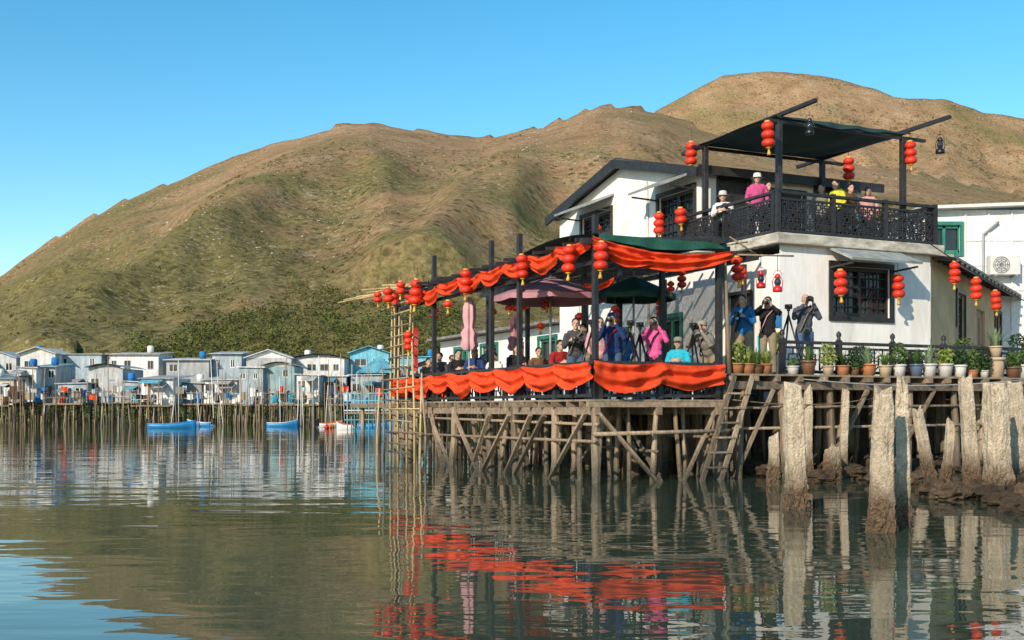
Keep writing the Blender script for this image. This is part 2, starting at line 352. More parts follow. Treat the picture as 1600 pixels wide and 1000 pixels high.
while n<700:
    k=U(.2,.52); r=U(560,1000)
    if noise.noise(Vector((k*12+3,r*.008,14)))+(k-.38)<.0: continue
    s=U(1,2.4); clump(mb,(k*r,r,far_h(k,r)+s*.2),s,s*.8,10,s*.6); n+=1
mk(mb,'hillside_shrubs',M['shrubleaf'],origin=Vector((0,R0,1)),kind='stuff',label='scattered low green shrubs on the dry slope',cat='shrubs')
print('terrain',time.time()-T0)

# ------------------------------------------------------------ far village
vc={'w':(.80,.80,.77),'g':(.50,.51,.51),'b':(.46,.55,.60),'c':(.16,.48,.60),'t':(.26,.40,.42),'br':(.34,.26,.18),'s':(.66,.62,.54),'rust':(.32,.20,.13),'dk':(.18,.18,.18)}
for k_,c_ in vc.items(): M['vw_'+k_]=mat('painted_sheet_'+k_,c_,tuple(x*.5 for x in c_),2.2,.75,.2,(1,1,.4),rand=.2)
M['fst']=mat('village_stilt',(.38,.28,.19),(.16,.12,.08),3,.9,.1,rand=.5)
def farhouse(px,Y,w,z0,z1,wc,rc,style,label):
    x=(px-800)/F*Y; a=Vector((1,0,0)); nn=Vector((0,-1,0)); h=z1-z0; d=U(3,5)
    t=T('stilt_house',(x,Y,0),label,'house','stilt houses along the shore')
    mb=MB(); holes=[]
    nw=max(2,int(w/U(.85,1.3))); cw=w/nw; door=random.randrange(nw); storeys=2 if h>2.7 else 1
    for s_ in range(storeys):
        b0=s_*h/storeys; hh=h/storeys; zo=U(.35,.5); zt_=zo+U(.25,.38)
        for i in range(nw):
            if i==door and s_==0: holes.append((i*cw+cw*.15,i*cw+cw*.15+.5,.001,min(1.7,hh*.8),'d'))
            elif R()<.65: holes.append((i*cw+cw*U(.1,.25),i*cw+cw*U(.5,.85),b0+hh*zo,b0+hh*zt_,'w'))
    p0=Vector((x-w/2,Y,z0)); mb.panel(p0,a,nn,w,h,[q[:4] for q in holes],.12)
    mb.add([(x-w/2,Y,z0),(x-w/2,Y+d,z0),(x-w/2,Y+d,z1),(x-w/2,Y,z1)],[(0,1,2,3)]); mb.add([(x+w/2,Y,z0),(x+w/2,Y+d,z0),(x+w/2,Y+d,z1),(x+w/2,Y,z1)],[(0,1,2,3)]); mb.add([(x-w/2,Y+d,z0),(x+w/2,Y+d,z0),(x+w/2,Y+d,z1),(x-w/2,Y+d,z1)],[(0,1,2,3)])
    mk(mb,'wall',M['vw_'+wc],t)
    for q in holes:
        P=p0+a*q[0]+ZX*q[2]; ww=q[1]-q[0]; hh=q[3]-q[2]
        if q[4]=='d':
            mb=MB(); mb.box(P.x,P.x+ww,Y+.06,Y+.11,P.z,P.z+hh); mk(mb,'door',M['wooddoor'] if R()<.25 else M['dark' if R()<.5 else 'grey'],t)
        else:
            mb=MB(); mb.box(P.x,P.x+ww,Y+.07,Y+.11,P.z,P.z+hh); g_=mk(mb,'window',M['glass'],t)
            mb=MB(); 
            for xx in (0,ww/2,ww): mb.box(P.x+xx-.025,P.x+xx+.025,Y-.015,Y+.05,P.z,P.z+hh)
            mb.box(P.x,P.x+ww,Y-.02,Y+.055,P.z-.05,P.z+.02); mk(mb,'frame',M['acwhite'] if wc!='w' else M['grey'],g_)
    mb=MB(); ov=.2
    if style=='flat': mb.hexa(Vector((x,Y+d/2,z1+.04)),Vector((w+ov*2,0,U(-.1,.1))),Vector((0,d+ov*2,.0)),Vector((0,0,.07)))
    elif style=='shed': mb.hexa(Vector((x,Y+d/2,z1+.12)),Vector((w+ov*2,0,0)),Vector((0,d+.7,.34)),Vector((0,0,.05)))
    elif style=='arch':
        mb.grid(lambda p,q:(x-w/2-ov+(w+2*ov)*p,Y-.5+(d+1)*q,z1+.05+.30*math.sin(math.pi*p)),12,1); mb.grid(lambda p,q:(x-w/2+w*p,Y-.003,z1+q*.28*math.sin(math.pi*p)),12,1)
    else:
        rz=z1+min(.6,w*.16)
        for sx in (-1,1): mb.hexa(Vector((x+sx*(w/4+ov/2),Y+d/2,(z1+rz)/2+.02)),Vector((w/2+ov,0,-sx*(rz-z1+.1))),Vector((0,d+.8,0)),Vector((0,0,.05)))
        mb.add([(x-w/2,Y,z1),(x+w/2,Y,z1),(x,Y,rz)],[(0,1,2)])
    mk(mb,'roof',M['vw_'+rc],t)
    for rep in range(2):
        if R()<.6:
            az=z0+h/storeys*(.92 if rep==0 else .75); aw=w*U(.3,.7); ax=x-w/2+aw/2+U(0,w-aw); mb=MB(); mb.hexa(Vector((ax,Y-.65,az-.1)),Vector((aw,0,U(-.1,.1))),Vector((0,1.2,.3)),Vector((0,0,.035))); mk(mb,'awning',M['vw_'+random.choice(['w','g','s','t','rust','s','b','g','dk','c'])],t)
            for xx in (ax-aw/2+.05,ax+aw/2-.05): mb=MB(); mb.tube((xx,Y-1.2,z0),(xx,Y-1.2,az-.24),.03,n=4); mk(mb,'awning_post',M['fst'],t)
    if R()<.45:
        mb=MB(); q=x+U(-w/3,w/3); mb.lathe((q,Y+1,z1+.12),[(0,0),(.28,0),(.28,.5),(.2,.6),(0,.6)],10); mk(mb,'water_tank',M['acwhite' if R()<.6 else 'cloth_blue'],t)
    pf=1.6
    mb=MB(); mb.box(x-w/2-.3,x+w/2+.3,Y-pf,Y+d,z0-.12,z0-.004); mk(mb,'platform',M['joist'],t)
    mb=MB(); 
    for zz in (.4,.8): mb.tube((x-w/2-.25,Y-pf+.05,z0+zz),(x+w/2+.25,Y-pf+.05,z0+zz),.022,n=4)
    for i in range(int(w/.6)+2):
        xx=x-w/2-.25+i*(w+.5)/(int(w/.6)+1); mb.tube((xx,Y-pf+.05,z0),(xx,Y-pf+.05,z0+U(.85,1.0)),.022,n=4)
    mk(mb,'railing',M['fst'] if R()<.6 else M['acwhite'],t)
    ns=int((w+.6)/.55)+1
    for i in range(ns):
        for yy in ((Y-pf+.2),Y+.6):
            xx=x-w/2-.25+i*(w+.5)/max(1,ns-1)+U(-.16,.16)
            mb=MB(); dx=U(-.2,.2); mb.tube((xx+dx,yy,-.6),(xx,yy,z0-.1+ (U(0,1.8) if R()<.12 else 0)),U(.04,.08),.045,n=5); mk(mb,'stilt',M['fst'],t)
labs={'w':'white painted','g':'grey sheet metal','s':'cream sheeted','br':'brown timber','c':'bright blue painted','b':'pale blue','dk':'dark timber','t':'teal painted'}
random.seed(33)
px=-110
while px<640:
    w=U(1.3,2.8); wc=random.choice(['w','g','w','g','s','w','b','br','g','t']); rc=random.choice(['g','g','s','w','w','t','g','rust','dk'])
    if px>545: wc=random.choice(['c','w','c','b'])
    pw=w/84*F; farhouse(px+pw/2,U(83.3,86.5),w,1.62+U(-.1,.2),U(3.1,4.6),wc,rc,random.choice(['flat','flat','shed','flat','shed','arch','gable']),labs[wc]+' low shack on timber stilts over water'); px+=pw*U(.92,1.08)+2
px=-110
while px<900:
    w=U(1.8,4.2); wc=random.choice(['w','g','w','g','s','b','w','w','g']); rc=random.choice(['g','g','w','s','w','c','g','t'])
    if 540<px<640: wc=random.choice(['c','b']); rc='c'
    pw=w/93*F; farhouse(px+pw/2,U(90,95),w,1.9,U(4.6,6.0),wc,rc,random.choice(['flat','flat','gable','shed','arch']),labs[wc]+' taller house behind the waterside shacks'); px+=pw*U(.95,1.12)+4
for i in range(100):
    px=U(-40,660); Y=U(79,83); x=(px-800)/F*Y; mb=MB(); h=U(1.8,5.2); mb.tube((x,Y,-.5),(x+U(-.3,.3),Y+U(-.1,.1),h),.038,.026,n=5)
    mk(mb,'mooring_pole',M['fst'] if R()<.7 else M['acwhite'],label='thin weathered pole standing in the water by the shacks',cat='pole',group='poles standing in the harbour')
for i in range(60):
    px=U(-20,630); Y=U(81.7,82.3); x=(px-800)/F*Y; mb=MB(); w_=U(.2,.65); h_=U(.25,.65); zt=U(2.1,3.0)
    mb.grid(lambda p,q:(x+w_*p,Y+.06*math.sin(p*9),zt-h_*q-.04*math.sin(p*3.1)),8,3)
    c_=random.choice(['cloth_white','cloth_blue','cloth_white','red','cloth_grey','cloth_khaki','cloth_navy','green','vw_w','vw_b','cloth_brown','cloth_black'])
    mk(mb,'hanging_laundry',M[c_],label='cloth hung out to dry on a shack porch',cat='laundry',group='laundry on the porches')
for i,px in enumerate((60,88,150,215,240,310,375,402,455,500,545,130,10,585,30,175,270,340,430,475)):
    Y=82.6; x=(px-800)/F*Y; z=1.72; mb=MB(); mb.lathe((x,Y,z),[(0,0),(.2,0),(.22,.1),(.22,.5),(.18,.58),(.06,.6),(0,.6)],12)
    mk(mb,'plastic_barrel',M['cloth_'+['blue','white','brown','cyan','grey'][i%5]],label='upright plastic barrel on a shack platform',cat='barrel',group='barrels on the platforms')
c=at(592,637,83); x=c.x; mb=MB(); mb.add([(x-1.6,82,3.9),(x+1.6,82,3.9),(x+1.6,85,3.9),(x-1.6,85,3.9),(x,83.5,5.2)],[(0,1,4),(1,2,4),(2,3,4),(3,0,4)]); tt=mk(mb,'tarpaulin_tent',M['vw_c'],label='pale blue pyramid tarpaulin over a waterside platform',cat='tent')
for dx in (-1.5,1.5):
    for yy in (82.1,84.9): mb=MB(); mb.tube((x+dx,yy,1.5),(x+dx,yy,3.9),.04,n=5); mk(mb,'tent_pole',M['acwhite'],tt)
def boat(px,Y,L,wd,colr,inner,label,ang=0):
    x=(px-800)/F*Y; t=T('boat',(x,Y,0),label,'boat','small boats moored by the village'); t.rotation_euler=(0,0,ang)
    def sec(s):
        w=wd/2*(math.sin(math.pi*min(1,max(.0,s*.80+.14)))**.6); return w, .24+.26*s**3+.04*(1-s)**3
    mb=MB()
    def hull(a,b):
        w,zt=sec(a); w*=(1 if a<.7 else max(.04,(1-((a-.7)/.3)**2)))
        th=(b-.5)*math.pi; return ((a-.5)*L+.10*L*max(0,a-.7),w*math.sin(th),zt-(zt+.12)*max(0,math.cos(th))**.8)
    mb.grid(hull,18,12)
    def par(mbx,nm,mt):
        ORG[t.name]=Vector((0,0,0)); o=mk(mbx,nm,mt,t,origin=Vector((0,0,0))); ORG[t.name]=Vector((x,Y,0)); return o
    o=par(mb,'hull',M[colr]); s=o.modifiers.new('s','SOLIDIFY'); s.thickness=.03
    mb=MB()
    for ss in (1,-1):
        pts=[Vector(hull(i/18,1 if ss>0 else 0))+Vector((0,0,.02)) for i in range(19)]; mb.path(pts,[.03]*19,6)
    par(mb,'gunwale',M[inner])
    for a in (.3,.55):
        w,zt=sec(a); mb=MB(); mb.box((a-.5)*L-.1,(a-.5)*L+.1,-w*.95,w*.95,zt-.09,zt-.05); par(mb,'seat',M[inner])
    mb=MB(); mb.box(-L/2-.18,-L/2+.02,-.1,.1,.15,.5); mb.ellip((-L/2-.1,0,.52),.15,.11,.09); mb.tube((-L/2-.12,0,-.2),(-L/2-.12,0,.2),.04); par(mb,'outboard_motor',M['camblack'])
M['boatblue']=mat('boat_blue_paint',(.03,.26,.55),(.02,.18,.42),3,.4,.1)
M['orange']=mat('orange_float',(.7,.18,.03),(.6,.1,.02),3,.5,.05)
boat(268,74,3.0,1.0,'boatblue','boatblue','bright blue open skiff moored on calm water',math.radians(8)); boat(312,80,1.8,.8,'boatblue','acwhite','blue skiff with pale gunwale beside another skiff',math.radians(170))
boat(441,79,2.1,.9,'boatblue','acwhite','small blue boat tied near the shacks',.1); boat(516,77,1.6,.7,'acwhite','orange','white dinghy with orange rim',.4); boat(540,70,1.1,.55,'acwhite','orange','tiny white and orange float boat',2.9)
boat(585,74,2.6,.9,'boatblue','boatblue','long blue boat tied near the bamboo frame',.05)
for i in range(8):
    p=at(U(505,560),637,U(71,76)); mb=MB(); mb.ellip((p.x,p.y,.1),.16,.16,.15,10,8); mb.tube((p.x,p.y,.2),(p.x,p.y,.34),.03,n=6); mk(mb,'buoy',M[random.choice(['orange','potwhite','redpaint'])],label='small round plastic buoy floating near the boats',cat='buoy',group='buoys near the boats')
print('village',time.time()-T0)

# ------------------------------------------------------------ tea house
random.seed(5)
ZT=1.5; ZD=2.0; ZB=5.24
house=T('tea_house',W(3,6.4,0),'white two storey tea house with black gable roof trim and balcony','house')
n_v=-VX; n_u=-UX
v0=sv(1300,2.66)-6.2; v1=sv(1390,2.66)-6.2
hw=[(v0,v1,zat(495,26)-ZD,zat(418,26)-ZD)]
LW=10.7-6.2
mb=MB(); mb.panel(W(2.66,6.2,ZD),VX,n_u,LW,3.0,hw,.18)
mb.panel(W(2.66,6.2,ZT-.2),UX,n_v,3.4,3.5,[(1.0,1.95,.7,2.75)],.18)
mb.add([W(2.66,10.7,ZD),W(9,10.7,ZD),W(9,10.7,5),W(2.66,10.7,5)],[(0,1,2,3)])
mk(mb,'lower_wall',M['white'],house)
mb=MB(); mb.ubox(2.45,14,5.98,10.95,5.0,5.24); mk(mb,'balcony_slab',M['ledge'],house,bevel=.02)
gh=[(su(1085,6.4)-6.0,su(1030,6.4)-6.0,zat(372,29)-1.3,zat(300,29)-1.3),(su(955,6.4)-6.0,su(910,6.4)-6.0,zat(370,33)-1.3,zat(335,33)-1.3),(.9,1.9,.5,2.4),(3.6,4.8,1.0,2.2)]
mb=MB(); EZ=7.3; PK=8.15
mb.panel(W(6.0,6.4,1.3),UX,n_v,7.7,EZ-1.3,gh,.18)
mb.add([W(6.0,6.4,EZ),W(13.7,6.4,EZ),W(9.85,6.4,PK)],[(0,1,2)])
fw=[(.5,1.5,.05,1.95),(2.0,3.2,.6,1.7),(3.6,4.5,.05,1.95)]
mb.panel(W(6.0,6.4,ZB),VX,n_u,5.2,EZ-ZB,fw,.15)
mb.add([W(6,11.6,ZB),W(13.7,11.6,ZB),W(13.7,11.6,EZ),W(9.85,11.6,PK),W(6,11.6,EZ)],[(0,1,2,3,4)])
mb.add([W(13.7,6.4,1.3),W(13.7,11.6,1.3),W(13.7,11.6,EZ),W(13.7,6.4,EZ)],[(0,1,2,3)])
mk(mb,'upper_wall',M['white'],house)
mb=MB()
for s_,ua,ub in ((1,5.75,9.85),(-1,14.0,9.85)):
    za=EZ-.06; mb.add([W(ua,6.15,za+.10),W(ua,12,za+.10),W(ub,12,PK+.12),W(ub,6.15,PK+.12),W(ua,6.15,za+.02),W(ua,12,za+.02),W(ub,12,PK+.04),W(ub,6.15,PK+.04)],[(0,1,2,3),(4,5,6,7),(0,1,5,4),(2,3,7,6),(0,3,7,4),(1,2,6,5)])
mb.tube(W(9.85,6.15,PK+.16),W(9.85,12,PK+.16),.08,n=6)
roof=mk(mb,'roof',M['black'],house)
mb=MB(); 
for ua in (5.7,14.05): mb.beam(W(ua,6.09,EZ-.10),W(9.85,6.09,PK+.06),.08,.24)
mk(mb,'bargeboard',M['black'],roof)
mb=MB(); mb.beam(W(5.7,6.12,EZ-.03),W(5.7,12.1,EZ-.03),.07,.22); mk(mb,'fascia',M['black'],roof)
mb=MB(); mb.path([W(8.4,6.35,1.6),W(8.4,6.35,4.9),W(8.5,6.35,7.5)],[.035]*3,8); mk(mb,'drain_pipe',M['acwhite'],house)
def window(par,p0,a,n,w,h,lat=True,dep=.16,awn=True,fm='black'):
    f=MB(); b_=p0-n*(dep-.07)
    for x in (0,w/2,w): f.beam(b_+a*x,b_+a*x+ZX*h,.09,.07,up=n)
    for z in (0.045,h-.045): f.beam(b_+ZX*z,b_+a*w+ZX*z,.07,.09)
    c=p0+n*.02
    for x in (-.05,w+.05): f.beam(c+a*x-ZX*.06,c+a*x+ZX*(h+.06),.10,.06,up=n)
    for z in (-.06,h+.06): f.beam(c+ZX*z-a*.1,c+a*(w+.1)+ZX*z,.07,.11)
    wo=mk(f,'window',M[fm],par)
    if lat:
        l=MB()
        for q in range(2):
            x0=q*w/2+.07; ww=w/2-.14
            for i in range(1,3): l.beam(b_+a*(x0+ww*i/3)+ZX*.08,b_+a*(x0+ww*i/3)+ZX*(h-.08),.025,.03,up=n)
            for i in range(1,5): l.beam(b_+a*x0+ZX*h*i/5,b_+a*(x0+ww)+ZX*h*i/5,.03,.025)
            cx=x0+ww/2; dx,dz=.12,.2
            l.beam(b_+a*(cx-dx)+ZX*(h/2-dz),b_+a*(cx)+ZX*(h/2),.03,.025); l.beam(b_+a*(cx+dx)+ZX*(h/2+dz),b_+a*(cx)+ZX*(h/2),.03,.025)
        mk(l,'lattice',M[fm],wo)
    g=MB(); g0=p0-n*(dep-.01); g.add([g0,g0+a*w,g0+a*w+ZX*h,g0+ZX*h],[(0,1,2,3)]); mk(g,'pane',M['glass'],wo)
    if awn:
        s=MB(); c=p0+a*w/2+ZX*(h+.36)+n*.02; s.hexa(c+n*.42-ZX*.12,a*(w+.35),n*.85-ZX*.36,ZX*.05+n*.02); mk(s,'awning',M['slab'],wo)
        for x in (-.08,w+.08): s=MB(); s.beam(p0+a*x+ZX*(h-.05)+n*.05,p0+a*x+ZX*(h-.02)+n*.80,.04,.04); mk(s,'awning_bracket',M['black'],wo)
    return wo
h=hw[0]; window(house,W(2.66,6.2+h[0],ZD+h[2]),VX,n_u,h[1]-h[0],h[3]-h[2])
for h in gh[:2]: window(house,W(6.0+h[0],6.4,1.3+h[2]),UX,n_v,h[1]-h[0],h[3]-h[2])
for h in gh[2:]: window(house,W(6.0+h[0],6.4,1.3+h[2]),UX,n_v,h[1]-h[0],h[3]-h[2],False,awn=False,fm='gwin')
h=fw[1]; window(house,W(6.0,6.4+h[0],ZB+h[2]),VX,n_u,h[1]-h[0],h[3]-h[2],awn=False)
for (p0,a,n,w,hh) in ((W(6,6.9,ZB+.05),VX,n_u,1.0,1.9),(W(6,10.0,ZB+.05),VX,n_u,.9,1.9),(W(3.66,6.2,ZT+.5),UX,n_v,.95,2.05)):
    d=MB(); b_=p0-n*.1
    d.hexa(b_+a*w/2+ZX*hh/2,a*w,n*.04,ZX*hh); do=mk(d,'door',M['black'],house)
    d=MB(); 
    for x in (.0,w): d.beam(p0+a*x+n*.01,p0+a*x+n*.01+ZX*hh,.08,.05,up=n)
    d.beam(p0+ZX*hh+n*.01,p0+a*w+ZX*hh+n*.01,.05,.08); mk(d,'frame',M['black'],do)
    d=MB(); d.ellip(b_+a*.1+ZX*1.0+n*.05,.03,.03,.03,8,6); mk(d,'handle',M['gold'],do)
wg=T('side_house',W(14,6.6,0),'low white wing with green windows behind the terrace','house')
wh=[(.8,2.0,1.0,2.1),(3.2,4.2,.05,2.1),(5.4,6.8,1.0,2.1),(8.2,9.4,1.0,2.1)]
mb=MB(); mb.panel(W(13.72,6.7,ZT),UX,n_v,11,2.5,wh,.15); mb.add([W(24.72,6.7,ZT),W(24.72,11,ZT),W(24.72,11,4),W(24.72,6.7,4)],[(0,1,2,3)]); mk(mb,'wall',M['white'],wg)
mb=MB(); mb.ubox(13.75,25,6.2,11.2,4.03,4.12); mk(mb,'roof',M['tin'],wg)
for h in wh:
    if h[3]-h[2]>1.5: mb=MB(); mb.hexa(W(13.72+(h[0]+h[1])/2,6.8,ZT+1.08),UX*(h[1]-h[0]),VX*.05,ZX*2.05); mk(mb,'door',M['wooddoor'],wg)
    else: window(wg,W(13.72+h[0],6.7,ZT+h[2]),UX,n_v,h[1]-h[0],h[3]-h[2],False,awn=False,fm='gwin')
mb=MB(); mb.ubox(10.95,25,3.0,11,ZT-.15,ZT-.01); mk(mb,'platform',M['joist'],wg)
for u_ in (12,14,16,18,20,22,24):
    for v_ in (3.2,5.2,7.5): mb=MB(); mb.tube(W(u_+U(-.2,.2),v_,-.6),W(u_,v_,ZT-.16),.08,n=6); mk(mb,'stilt',M['stilt'],wg)
# ------------------------------------------------------------ fretwork railings
def fret(mb,p,q,z0,z1,n,rows=1):
    L=(q-p).length; a=(q-p).normalized(); nc=max(2,round(L/((z1-z0)/rows*1.05))); cw=L/nc; H=(z1-z0)/rows; b=.027
    for r_ in range(rows):
        zz=z0+r_*H
        if r_: mb.beam(p+ZX*zz,q+ZX*zz,b,b)
        for i in range(nc):
            x0=i*cw; P=lambda x,z:p+a*(x0+x*cw)+ZX*(zz+z*H)
            if i: mb.beam(P(0,.02),P(0,.98),b,b,up=n)
            mb.beam(P(.25,.25),P(.75,.25),b,b); mb.beam(P(.25,.75),P(.75,.75),b,b)
            mb.beam(P(.25,.25),P(.25,.75),b,b*.9,up=n); mb.beam(P(.75,.25),P(.75,.75),b,b*.9,up=n)
            mb.beam(P(0,.5),P(.25,.5),b*.9,b*.9); mb.beam(P(.75,.5),P(1,.5),b*.9,b*.9); mb.beam(P(.5,0),P(.5,.25),b*.9,b*.9,up=n); mb.beam(P(.5,.75),P(.5,1),b*.9,b*.9,up=n)
            if (i+r_)%2: mb.beam(P(.25,.5),P(.75,.5),b*.8,b*.8); mb.beam(P(.5,.25),P(.5,.75),b*.8,b*.8,up=n)
            else: mb.beam(P(0,0),P(.25,.25),b*.8,b*.8); mb.beam(P(1,1),P(.75,.75),b*.8,b*.8)
def railing(p,q,z0,H,n,label,posts,finial=False,rows=1):
    t=T('railing',p+ZX*z0,label,'railing','black fretwork railings'); a=(q-p).normalized(); L=(q-p).length
    for i in range(posts+1):
        c=p+a*L*i/posts; mb=MB(); mb.hexa(c+ZX*(z0+(H+.06)/2),a*.10,n*.10,ZX*(H+.06))
        if finial: mb.lathe(c+ZX*(z0+H+.06),[(0.045,0),(.05,.02),(.03,.05),(.055,.10),(.05,.15),(.0,.2)],10)
        mk(mb,'post',M['black'],t)
    mb=MB(); mb.beam(p+ZX*(z0+H),q+ZX*(z0+H),.11,.06); mb.beam(p+ZX*(z0+H*.84),q+ZX*(z0+H*.84),.05,.05); mb.beam(p+ZX*(z0+.07),q+ZX*(z0+.07),.06,.06); mk(mb,'rail',M['black'],t)
    for i in range(posts):
        c0=p+a*(L*i/posts+.05); c1=p+a*(L*(i+1)/posts-.05); mb=MB(); fret(mb,c0,c1,z0+.10,z0+H*.84-.02,n,rows); mk(mb,'fretwork_panel',M['black'],t)
    return t
railing(W(2.62,6.12),W(2.62,10.8),ZB,.93,n_u,'black timber balcony railing with chinese fretwork along front',3,rows=3)
railing(W(2.75,6.12),W(6.45,6.12),ZB,.93,n_v,'black timber balcony railing with chinese fretwork at side',2,rows=3)
railing(W(2.75,10.75),W(5.8,10.75),ZB,.93,VX,'black timber balcony railing closing the far side',2,rows=3)
pg=T('pergola',W(2.66,6.2,ZB),'black timber pergola with dark cloth shade on the balcony','pergola')
def vpost(par,u,v,z0,z1,w=.11,nm='post',m_='black'):
    mb=MB(); mb.hexa(W(u,v,(z0+z1)/2),UX*w,VX*w,ZX*(z1-z0)); mk(mb,nm,M[m_],par,bevel=.008)
PT=7.80
vA=sv(1415,2.66); 
for (u,v) in ((2.75,6.25),(2.75,vA),(5.6,6.25),(5.6,vA)): vpost(pg,u,v,ZB,PT,.12)
for (a_,b_) in (((6.6,6.25),(1.5,6.25)),((6.6,vA),(1.3,vA))):
    mb=MB(); mb.beam(W(*a_,PT+.03),W(*b_,PT+.14),.09,.08); mk(mb,'beam',M['black'],pg)
for u_ in (2.75,5.6):
    mb=MB(); mb.beam(W(u_,5.85,PT-.03),W(u_,vA+.7,PT-.03),.08,.07); mk(mb,'beam',M['black'],pg)
mb=MB()
def shade(a,b):
    u=2.65+a*3.1; v=6.1+b*(vA-6.0); sag=.22*math.sin(math.pi*a)**.8*math.sin(math.pi*b)**.8; return W(u,v,PT+.07-sag+.03*math.sin(b*17+a*5)*math.sin(math.pi*a))
mb.grid(shade,24,28); mk(mb,'shade_cloth',M['navynet'],pg)
mb=MB(); mb.grid(lambda a,b:W(2.62+.03*math.sin(a*30),6.1+a*(vA-6.0),PT+.065-b*(.03+.07*math.sin(math.pi*a)**2*(1+.4*math.sin(a*19)))),40,3); mk(mb,'cloth_edge',M['navynet'],pg)

# ------------------------------------------------------------ annex in the alley
A0=W(2.66,10.71); ad=Vector((math.sin(math.radians(32)),math.cos(math.radians(32)),0)); an=Vector((ad.y,-ad.x,0))
ax=T('annex_house',A0,'tan rendered annex with sloping tin roof along the alley','house')
mb=MB(); ah=[(3.2,4.3,1.1,2.4),(6.2,7.6,.02,2.2),(9.4,10.4,1.0,2.3)]
mb.panel(A0+ZX*ZD,ad,an,14,3.0,ah,.15)
mk(mb,'wall',M['tan'],ax)
for h in (ah[0],ah[2]): window(ax,A0+ad*h[0]+ZX*(ZD+h[2]),ad,an,h[1]-h[0],h[3]-h[2],awn=False)
d=MB(); p=A0+ad*6.2+ZX*(ZD+.02)-an*.1; d.hexa(p+ad*.7+ZX*1.09,ad*1.4,an*.05,ZX*2.18)
for q_ in (.1,.75): d.hexa(p+ad*(q_+.28)+ZX*1.1+an*.035,ad*.5,an*.03,ZX*1.7)
mk(d,'door',M['wooddoor'],ax)
mb=MB(); mb.hexa(A0+ad*7+ZX*5.08+an*-.1,ad*14.2,an*1.3-ZX*.26,ZX*.06); mk(mb,'roof',M['tin'],ax)
for i in range(22): mb=MB(); q_=A0+ad*(.2+i*.64); mb.beam(q_+an*-.02+ZX*4.97,q_+an*.6+ZX*4.86,.05,.06); mk(mb,'rafter_tail',M['black'],ax)
mb=MB(); mb.beam(A0+an*.52+ZX*4.83,A0+ad*14+an*.52+ZX*4.83,.04,.07); mk(mb,'eave_board',M['black'],ax)
t=T('white_house',at(1520,637,37),'white clad house with green window and air conditioner','house')
mb=MB(); Yb=36; x0=(1442-800)/F*Yb; x1=(1800-800)/F*Yb; zt=zat(328,Yb)
gw=[((1452-800)/F*Yb-x0,(1500-800)/F*Yb-x0,zat(395,Yb)-1,zat(352,Yb)-1)]
mb.panel(Vector((x0,Yb,1)),Vector((1,0,0)),Vector((0,-1,0)),x1-x0,zt-1,gw,.15)
mb.add([(x0,Yb,1),(x0,Yb+7,1),(x0,Yb+7,zt),(x0,Yb,zt)],[(0,1,2,3)]); mk(mb,'wall',M['whiteR'],t)
for i in range(14):
    mb=MB(); xx=x0+.6+i*.75
    if gw[0][0]-.1<xx-x0<gw[0][1]+.1: continue
    mb.box(xx-.03,xx+.03,Yb-.045,Yb-.001,1,zt-.02); mk(mb,'cladding_batten',M['whiteR'],t)
for i in range(6):
    mb=MB(); zz=zt-1.0-i*.8
    if i in(0,1): mb.box(x0+gw[0][1]+.2,x1,Yb-.03,Yb-.0005,zz,zz+.04)
    else: mb.box(x0,x1,Yb-.03,Yb-.0005,zz,zz+.04)
    mk(mb,'cladding_band',M['whiteR'],t)
mb=MB(); mb.hexa(Vector(((x0+x1)/2,Yb+3.4,zt+.16)),Vector((x1-x0+.5,0,.3)),Vector((0,7.6,0)),Vector((0,0,.10))); mk(mb,'roof',M['acwhite'],t)
mb=MB(); xx=x0+gw[0][1]+.7; mb.path([(xx,Yb-.1,1.5),(xx,Yb-.1,zt-.8),(xx+.5,Yb-.1,zt-.4)],[.04]*3,8); mk(mb,'drain_pipe',M['grey'],t)
h=gw[0]; window(t,Vector((x0+h[0],Yb,1+h[2])),Vector((1,0,0)),Vector((0,-1,0)),h[1]-h[0],h[3]-h[2],False,awn=False,fm='gwin')
def acunit(c,w,h):
    t=T('air_conditioner',c,'off white outdoor air conditioner unit mounted on white wall','air conditioner'); mb=MB(); mb.box(c.x-w/2,c.x+w/2,c.y-.35,c.y,c.z,c.z+h); mk(mb,'casing',M['acwhite'],t,bevel=.02)
    mb=MB(); cc=Vector((c.x-w*.15,c.y-.37,c.z+h/2))
    for r_ in (.08,.16,.24,.31):
        r_=r_*h/.75; pts=[cc+Vector((math.cos(a)*r_,0,math.sin(a)*r_)) for a in [i*math.pi/10 for i in range(21)]]; mb.path(pts,[.012]*21,5)
    for i in range(8):
        a=i*math.pi/4; mb.tube(cc,cc+Vector((math.cos(a),0,math.sin(a)))*.31*h/.75,.01,n=4)
    mk(mb,'fan_grille',M['grey'],t)
    for x in (-.35,.35): mb=MB(); mb.box(c.x+w*x-.03,c.x+w*x+.03,c.y-.4,c.y+.02,c.z-.06,c.z-.003); mk(mb,'bracket',M['grey'],t)
acunit(at(1564,431,35.9),.95,.62)

